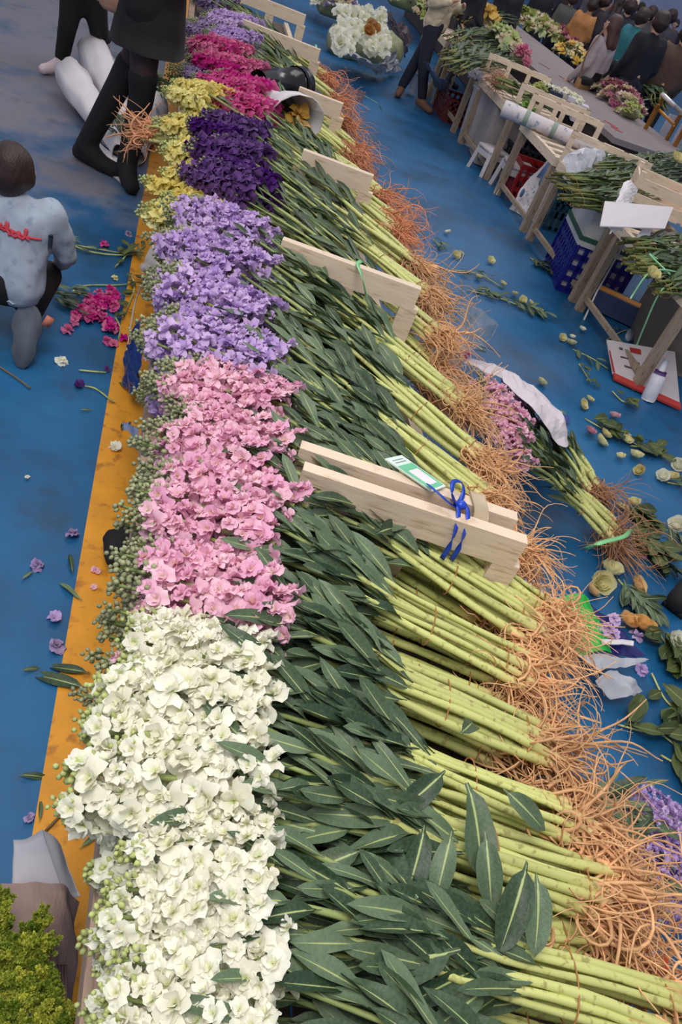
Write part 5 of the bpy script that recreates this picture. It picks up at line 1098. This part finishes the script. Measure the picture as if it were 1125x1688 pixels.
# lavender heads and greens stored beneath the near bench end
for i, (tp_, bs_, bd_, rt_) in enumerate([((1120, 1400, .22), (1040, 1360, .25), (900, 1330, .22), (800, 1310, .2)), ((1000, 1420, .26), (900, 1390, .28), (800, 1370, .24), (700, 1350, .2)), ((1040, 1570, .26), (930, 1530, .28), (820, 1500, .24), (740, 1480, .2)), ((1130, 1470, .22), (1040, 1450, .25), (930, 1440, .22), (850, 1430, .2))]):
    bunch(['lavender stock bunch under the bench corner by the right edge', 'lavender stock bunch in shade beneath the near stems', 'lavender stock bunch below the lowest stems', 'lavender stock bunch at the right edge beneath the near roots'][i], 'lavender', at(*tp_), at(*bs_), at(*bd_), at(*rt_), width=.22, n=8, nl=5, seed=130+i, far=False, rootn=0, hn=6, group='lavender stock bunches stored under the near bench')
ol = thing('orange_lollipop_tag', 'orange-red bloom with a tan stalk right of the lowest stems', 'flower', tuple(at(1080, 1590, .45)))
blob('bloom', [((0, 0, 0), .022, (.008, 0, .004), .022)], simple('orange_red_bloom', (226, 80, 30), .6), ol, .006, 3, .002)
Geo().tube([Vector((.01, 0, 0)), at(1118, 1562, .47)-ol.location], .006, 8).obj('stalk', simple('tan_stalk', (214, 160, 96)), ol)

# ------------------------------------------------------------------ loose blossoms, leaves and stems on the floor
def rose_geo(seed):
    r = random.Random(seed); g = Geo()
    for (n, R, tl) in [(5, 1.0, .75), (5, .82, 1.05), (4, .6, 1.25), (3, .35, 1.4)]:
        a0 = r.uniform(0, 6)
        for k in range(n):
            a = a0+k*2*PI/n; V = []; U = []
            for i in range(4):
                t = i/3; w = .75*R*(.25, .8, .95, .6)[i]
                for j in range(4):
                    v = j/3*2-1; rad = R*(.15+.85*math.sin(t*1.5)*(1 if tl < 1 else .7)); x = rad*math.cos(tl*.35)-.25*R*v*v; z = R*(t*1.05*math.sin(tl))-.15*R+r.uniform(-.03, .03)
                    V.append((x*math.cos(a)-v*w*math.sin(a), x*math.sin(a)+v*w*math.cos(a), z)); U.append((.3+.4*t, 0))
            g.add(V, [(i*4+j, i*4+j+1, i*4+j+5, i*4+j+4) for i in range(3) for j in range(3)], U)
    return g
ROSEC = petal_mat('petal_rose_cream', (236, 228, 170), (206, 200, 110), .08); ROSEK = petal_mat('petal_rose_soft_pink', (224, 166, 176), (210, 150, 140), .08); ROSEY = petal_mat('petal_rose_peach', (240, 200, 130), (230, 170, 80), .06); WHT = PETAL['white']
RG = {id(m): [rose_geo(s).mesh('rose_head', m) for s in range(3)] for m in (ROSEC, ROSEK, ROSEY, WHT)}
r = random.Random(11)
def rose(x, y, s, m=ROSEC, lab=None, grp=None, z=.018):
    o = link('rose_head', RG[id(m)][r.randrange(3)], None, frame((r.uniform(-1, 1), r.uniform(-1, 1), r.uniform(-.3, .3)), (r.uniform(-.8, .8), r.uniform(-.8, .8), 1), at(x, y, z), s))
    return tag(o, lab, 'flower', grp)
RS = [(739, 383, .026, WHT, 'white rose head lying alone at the far end of the aisle blossoms'), (752, 421, .034, ROSEC, 'cream rose head, left of the two opened ones in the aisle'), (760, 418, .026, ROSEC, 'cream rose head touching the opened one from behind'), (809, 430, .034, ROSEC, 'round cream rose head alone in the middle of the aisle'),
      (790, 457, .028, ROSEC, 'cream rose head at the near end of a fallen leafy stem'), (829, 468, .028, ROSEC, 'cream rose head on the dark fallen stem, first'), (849, 485, .026, ROSEC, 'cream rose head on the dark fallen stem, second'), (862, 495, .032, ROSEC, 'cream rose head on the dark fallen stem, largest'), (875, 500, .026, ROSEC, 'cream rose head on the dark fallen stem beyond the largest'), (891, 513, .024, ROSEC, 'cream rose head at the tip of the dark fallen stem'),
      (927, 557, .030, ROSEC, 'yellow-cream rose head, left of the pair below the blue crate'), (942, 566, .036, ROSEC, 'yellow-cream rose head, right of the pair below the blue crate'), (944, 556, .022, WHT, 'tiny white bud above the cream pair'), (960, 543, .026, WHT, 'pale bud by the end of the white stick'),
      (893, 631, .032, ROSEC, 'cream rose head just right of the white wrap'), (960, 667, .036, ROSEC, 'cream rose, left half of the pair below the bottle'), (972, 659, .028, ROSEC, 'cream rose, right half of the pair below the bottle'),
      (1014, 687, .034, ROSEK, 'soft pink rose head, upper of the two pink ones on the floor'), (973, 712, .034, ROSEK, 'soft pink rose head, lower of the two pink ones on the floor'), (990, 728, .042, ROSEC, 'double cream rose head under the pink one'), (998, 717, .036, ROSEC, 'cream rose head behind the double one'),
      (1033, 725, .036, ROSEC, 'cream rose head on leaf sprig right of the double rose'), (1024, 753, .026, ROSEC, 'small shrivelled cream petal cup'), (1049, 752, .040, ROSEC, 'wide cream rose head in the lower aisle'), (1056, 777, .034, ROSEC, 'cream rose head lying on its side in the lower aisle'),
      (1093, 786, .040, WHT, 'white rose, left of the trio by the right edge'), (1108, 788, .040, ROSEC, 'cream rose, middle of the trio by the right edge'), (1120, 768, .044, WHT, 'white rose, top of the trio by the right edge'),
      (1046, 830, .034, ROSEC, 'cream rosebud above the leafy heap by the roots'), (1025, 838, .034, ROSEC, 'cream rose half under the leafy heap'), (1118, 868, .05, WHT, 'white rose at the right edge over fallen leaves'), (1008, 941, .05, ROSEC, 'cream rose, upper of two beside the brown roots'), (992, 961, .055, ROSEC, 'cream rose, lower of two beside the brown roots'),
      (1050, 965, .042, ROSEY, 'peach rose head among dark leaves near the green bag'), (1035, 1026, .044, ROSEY, 'golden rose head, left of the peach pair by the navy bag'), (1060, 1034, .052, ROSEY, 'peach rose head, right of the pair by the navy bag'), (1112, 1060, .05, WHT, 'white rose at the right edge beneath the black shoe'), (975, 975, .035, ROSEY, 'dull peach rose tucked against the brown roots')]
for x, y, s, m, lab in RS: rose(x, y, s*1.05, m, lab, 'fallen rose heads in the aisle', .02)
tag(link('rose_head', RG[id(ROSEC)][0], None, frame((1, .2, 0), (0, -.4, 1), at(1075, 453, .70), .05)), 'white-cream rose head caught in the green bundle over the grey tub', 'flower')
tag(link('rose_head', RG[id(ROSEC)][1], None, frame((1, .2, 0), (0, -.4, 1), at(1116, 264, .86), .07)), 'cream rose head on the dark bundle at the right edge', 'flower')
def flo(x, y, c, s, lab, grp, z=.01, name='blossom'):
    s *= .68
    return tag(link(name, FLORETS[c][r.randrange(6)], None, frame((1, r.uniform(-1, 1), 0), (r.uniform(-.5, .5), r.uniform(-.5, .5), 1), at(x, y, z), s)), lab, 'flower', grp)
MG = 'magenta blossoms fallen in the left aisle'
mpos = [(150, 488), (165, 484), (180, 490), (188, 482), (145, 500), (158, 502), (172, 500), (128, 517), (138, 514), (150, 520), (178, 520), (186, 496), (190, 505), (133, 508), (162, 512), (177, 562), (185, 560), (205, 556), (200, 566), (65, 352), (172, 403), (176, 407), (112, 543), (148, 527), (168, 491)]
MCL = [('largest clump of magenta stock fallen on the blue floor right of the child', [(150, 488), (165, 484), (158, 502), (145, 500), (172, 500), (168, 491), (160, 494), (152, 496), (163, 506), (170, 508), (155, 510)]),
       ('magenta stock clump against the orange line, upper right of the largest', [(180, 490), (188, 482), (186, 496), (190, 505), (183, 500), (178, 486), (184, 478), (190, 490)]),
       ('magenta stock clump at the lower left of the largest', [(128, 517), (138, 514), (133, 508), (150, 520), (142, 522), (148, 514), (156, 518), (127, 524)]),
       ('magenta stock clump trailing below the largest', [(162, 520), (172, 524), (178, 530), (184, 534), (188, 540), (170, 532), (180, 540)])]
for lab, pts in MCL:
    t = thing('fallen_spike', lab, 'flower', tuple(at(*pts[0])), MG); q = [at(x, y, .012)-t.location for x, y in pts]; Geo().tube([q[0], q[-1]], .004, 5).obj('stem', STEM, t)
    for x, y in pts*2: link('floret', FLORETS['magenta'][r.randrange(6)], t, frame((1, r.uniform(-1, 1), 0), (r.uniform(-.7, .7), r.uniform(-.7, .7), 1), at(x+r.uniform(-4, 4), y+r.uniform(-4, 4), .02+.02*r.random())-t.location, .026))
for x, y, lab in [(177, 562, 'magenta blossom, left of the two low on the floor by the bent stem'), (186, 566, 'magenta blossom, right of the two low by the bent stem'), (205, 558, 'reddish blossom on the orange line beside the bent stem'), (65, 352, "magenta blossom just right of the child's shoulder"), (172, 403, 'magenta blossom on the fallen stem ahead of the child'), (112, 543, "lone magenta blossom near the child's shoe")]:
    flo(x, y, 'magenta', .042, lab, MG, .012)
for x, y, c, s, lab in [(127, 480, 'yellow', .03, 'pale yellow blossom beside the magenta clump'), (190, 458, 'yellow', .026, 'pale yellow blossom near the orange line'), (103, 595, 'white', .042, 'white blossom fallen beside the child'), (131, 634, 'purple', .038, 'purple blossom on a fallen twig'), (177, 608, 'purple', .02, 'tiny purple bud on the floor'), (190, 738, 'white', .045, 'white blossom on the orange line'), (212, 385, 'pale', .03, 'pale lilac blossom near the orange line'),
                        (120, 880, 'pale', .036, 'pale lilac blossom left of the orange line'), (62, 931, 'pale', .034, 'faded blossom on the blue floor, left of the leaf'), (91, 1018, 'lavender', .036, 'lavender blossom beside the orange line'), (93, 1064, 'pale', .036, 'white-lilac blossom below the lavender one'), (45, 786, 'white', .012, 'single white petal on the blue floor'), (48, 1348, 'pale', .018, 'tiny lilac petal above the foam bag'), (158, 940, 'pink', .022, 'pink petals on the orange line'), (155, 968, 'pink', .018, 'small pink petal on the orange line'),
                        (1045, 993, 'lavender', .04, 'lavender blossom on the leafy heap'), (1062, 915, 'pink', .03, 'faded pink blossom by the brown roots'), (1002, 1035, 'lavender', .05, 'lavender blossom on the green and navy bag'), (1012, 1045, 'lavender', .05, 'lavender blossom in the centre of the navy panel'), (992, 1045, 'lavender', .045, 'lavender blossom at the green panel edge'), (1015, 1020, 'lavender', .045, 'lavender blossom high on the navy panel'), (1050, 1048, 'lavender', .05, 'lavender blossom under the peach roses'), (1060, 1104, 'lavender', .045, 'lavender blossom below the bag'), (955, 985, 'lavender', .04, 'lavender blossom at the roots by the green panel')]:
    flo(x, y, c, s, lab, None, .15 if 985 < x < 1020 and y > 1000 else .012)
def fallen_leaf(x, y, L, ang, lab, mat=0, z=.012, grp=None):
    me = (LEAVES_OLIVE if mat else LEAVES)[r.randrange(4)]
    return tag(link('fallen_leaf', me, None, frame((math.cos(ang), math.sin(ang), .05), (r.uniform(-.3, .3), r.uniform(-.3, .3), 1), at(x, y, z), L)), lab, 'leaf', grp)
OLIVE = leaf_mat('leaf_olive', (50, 68, 36), (100, 112, 62), (140, 142, 84), .6)
LEAVES_OLIVE = [to_mesh('leaf', *leaf_geo(1, .42, .05, .2, .08, 200+k)[:2], OLIVE, leaf_geo(1, .42, .05, .2, .08, 200+k)[2]) for k in range(4)]
for x, y, L, a, lab in [(120, 945, .09, 1.8, 'dark leaf at the edge of the orange line'), (135, 990, .10, 2.4, 'dark leaf lying across the orange line edge'), (150, 1110, .12, 3.0, 'long dark leaf across the orange line, upper'), (145, 1135, .16, 2.9, 'long green leaf pointing left across the orange line'), (35, 955, .05, 1.0, 'withered green calyx on the blue floor'), (35, 1105, .05, .4, 'small dark leaf scrap on the blue floor'), (145, 1080, .05, .4, 'grey-green bud cluster on the orange line'),
                        (30, 1278, .07, .1, 'pale green calyx on the blue floor above the foam bag'), (130, 1400, .08, .8, 'dark leaf on the orange line by the bench, low'), (128, 1385, .07, 2.2, 'dark leaf on the orange line by the bench, high'), (65, 1355, .06, 1.6, 'olive twig tip behind the foam bag'), (200, 710, .07, 1.5, 'dark crumpled leaf on the orange line beside the pink flowers'), (205, 640, .06, 2.0, 'brown leaf beside the blue plastic bag'), (130, 675, .05, .3, 'dark leaf scrap on the blue floor below the child')]:
    fallen_leaf(x, y, L, a, lab)
for i, (P, lab) in enumerate([([(90, 396), (130, 405), (170, 412), (215, 420)], 'long thin green stem lying ahead of the child'), ([(130, 610), (150, 612), (175, 614)], 'short dark stem near the white blossom'), ([(140, 636), (160, 642), (188, 664)], 'dark twig crossing the edge of the orange line'), ([(120, 474), (150, 470), (190, 470), (215, 468)], 'dark green stem under the magenta clump'), ([(75, 1370), (100, 1345), (125, 1335), (140, 1328)], 'thin dry tendril on the orange line near the bench'), ([(0, 605), (30, 625), (50, 640)], 'thin pale string on the floor behind the child'), ([(190, 522), (198, 540), (195, 562)], 'brown bent stem on the orange line')]):
    tag(Geo().tube(spline([at(x, y, .008) for x, y in P], 12), .0035, 5).obj('twig', STEM if i not in (4, 5) else simple('dry_tendril', (120, 96, 60))), lab, 'stem')
gs = thing('greenery_bunch', 'loose grey-green sprigs on the floor right of the child', 'greenery', tuple(at(100, 490, 0)))
for i in range(26):
    p = at(80+r.uniform(0, 45), 462+r.uniform(0, 48), .02+.03*r.random()); link('leaf', LEAVES[i % 9], gs, frame((1, r.uniform(-.9, .3), .1), (r.uniform(-.5, .5), r.uniform(-.5, .5), 1), p-gs.location, r.uniform(.06, .12)))
# fallen leafy stems in the right aisle: each one thing
def sprig(lab, P, n, L, olive=0, seed=0):
    rr = random.Random(seed); S = [at(x, y, .012) for x, y in P]; t = thing('fallen_sprig', lab, 'sprig', tuple(S[0])); Q = spline([tuple(p-S[0]) for p in S], 12)
    Geo().tube(Q, .004, 5).obj('stem', STEM, t)
    for k in range(n):
        p = Vector(Q[rr.randrange(1, 12)]); d = Vector(Q[-1]-Q[0]).normalized(); a = rr.uniform(-1.3, 1.3); dd = Matrix.Rotation(a, 3, 'Z') @ d
        link('leaf', (LEAVES_OLIVE if olive else LEAVES)[rr.randrange(4)], t, frame(dd+Vector((0, 0, rr.uniform(0, .3))), (rr.uniform(-.5, .5), rr.uniform(-.5, .5), 1), p+Vector((0, 0, .006+rr.random()*.02)), L*rr.uniform(.6, 1.2)))
    return t
for i, (lab, P, n, L, o) in enumerate([('dark leafy stem carrying five cream rose heads', [(770, 478), (820, 490), (860, 505), (895, 518)], 34, .11, 0), ('thin leafy stem behind the opened rose', [(745, 445), (790, 452), (830, 475)], 9, .08, 0), ('small sprig near the far white rose', [(715, 395), (722, 402), (728, 412)], 8, .09, 0),
        ('olive leaves heaped at the foot of the blue crate', [(875, 425), (905, 445), (945, 470), (955, 490)], 34, .12, 1), ('long pale green leaf blade pointing at the flat carton', [(945, 576), (975, 590), (1003, 608)], 5, .14, 0), ('thin olive sprig below the cream pair', [(955, 600), (965, 615), (975, 632)], 7, .07, 1), ('dark sprig left of the white bottle', [(1010, 645), (1025, 660), (1038, 665)], 9, .08, 1),
        ('leafy rose stem behind the pink rose', [(965, 690), (1000, 710), (1030, 722), (1085, 752)], 22, .10, 1), ('dark leaves right of the cream rose', [(1040, 735), (1065, 738), (1080, 745)], 12, .10, 1), ('leaf under the white rose trio', [(1100, 795), (1125, 800)], 6, .12, 0),
        ('heap of olive leaves between brown roots and blue floor, upper part', [(1030, 835), (1050, 850), (1070, 890)], 26, .12, 1), ('heap of olive leaves beside the brown roots, middle part', [(1050, 880), (1075, 905), (1100, 940)], 30, .14, 1), ('dark leaves around the peach rose', [(1020, 955), (1045, 985), (1070, 1000)], 30, .13, 0), ('broad green leaves at the right edge below the black shoe', [(1085, 1040), (1105, 1070), (1125, 1100)], 26, .15, 1), ('broad leaves under the white rose at the right edge', [(1095, 870), (1115, 885), (1130, 900)], 10, .14, 0),
        ('pale green tendril with leaves beyond the root tips', [(1075, 1110), (1095, 1150), (1115, 1170)], 8, .13, 1), ('broad olive leaves on the blue floor near the lower roots', [(1020, 1195), (1060, 1205), (1090, 1210)], 7, .15, 1), ('leaf pair at the right edge of the floor below the tendril', [(1085, 1205), (1110, 1225), (1130, 1240)], 6, .15, 1), ('long leaf lying at the right edge low in the aisle', [(1090, 1245), (1120, 1262)], 4, .14, 1),
        ('green scraps at the foot of the flat carton', [(1000, 560), (1030, 545), (1045, 548)], 7, .09, 0), ('thin leafy twig ahead of the child', [(100, 395), (150, 415), (212, 420), (240, 405)], 16, .07, 0), ('sprig beside the yellow blossom by the orange line', [(190, 440), (205, 425), (212, 412)], 8, .07, 1), ('leaf litter on the orange line beside the magenta clump', [(215, 450), (222, 475), (205, 520)], 14, .07, 1)]):
    sprig(lab, P, n, L, o, 300+i)
# lilies in film on the aisle floor
r = random.Random(21)
lb = thing('lily_bouquet', 'film-wrapped bouquet of white lilies with one apricot rose on the aisle floor', 'bouquet', (2.25, 11.2, 0))
for i in range(70):
    x = r.uniform(556, 640); y = r.uniform(14, 84); z = .35+.1*r.random()
    me = FLORETS['white'][i % 6]; link('flower_head', me, lb, frame((1, r.uniform(-1, 1), 0), (r.uniform(-.6, .2), -1.2, .8), at(x, y, z)-lb.location, .085*r.uniform(.7, 1.2)))
om = rose_geo(7).mesh('rose_head', ORANGE_R)
for x, y in ((612, 42), (618, 48), (608, 52)): link('rose_head', om, lb, frame((1, 0, 0), (0, -1, 1), at(x, y, .50)-lb.location, .075))
sheet('film_wrap', [at(552, 60, .4), at(590, 90, .3), at(625, 105, .3), at(650, 80, .4)], [at(560, 86, .15), at(590, 100, .1), at(630, 122, .05), at(662, 115, .05)], MILKY, lb, crumple=.05, n=20)
blob('leafy_core', [((-.25, -.1, .15), .22, (.4, .25, .15), .25)], BUD_GREY, lb, .05, 2, .03)
bouquet('white and lilac wrapped flowers at the top edge right of the bench', (560, 5, .3), (.4, .6), 40, [PETAL['pale'], PETAL['white'], CREAM], seed=14, size=.09, z0=.1, tall=.3)
bouquet('cream roses in film behind the lilies', (665, 15, .3), (.4, .6), 30, [CREAM, LIME], seed=15, size=.09, z0=.3, tall=.3)
tag(sheet('film_wrap', [at(640, 20, .5), at(665, 40, .45), at(680, 60, .4)], [at(640, 60, .2), at(655, 80, .15), at(670, 95, .1)], simple('grey_pink_film', (128, 112, 118), .4, alpha=.9), crumple=.05), 'grey film-wrapped flowers left of the dark jeans', 'wrapped flowers')
tag(sheet('white_cup', [at(676, 118, .25), at(684, 120, .25), at(690, 124, .25)], [at(674, 150, .02), at(680, 154, .02), at(686, 156, .02)], PAPER, crumple=.006), 'white paper bag between the legs of the person in the quilted jacket', 'bag')
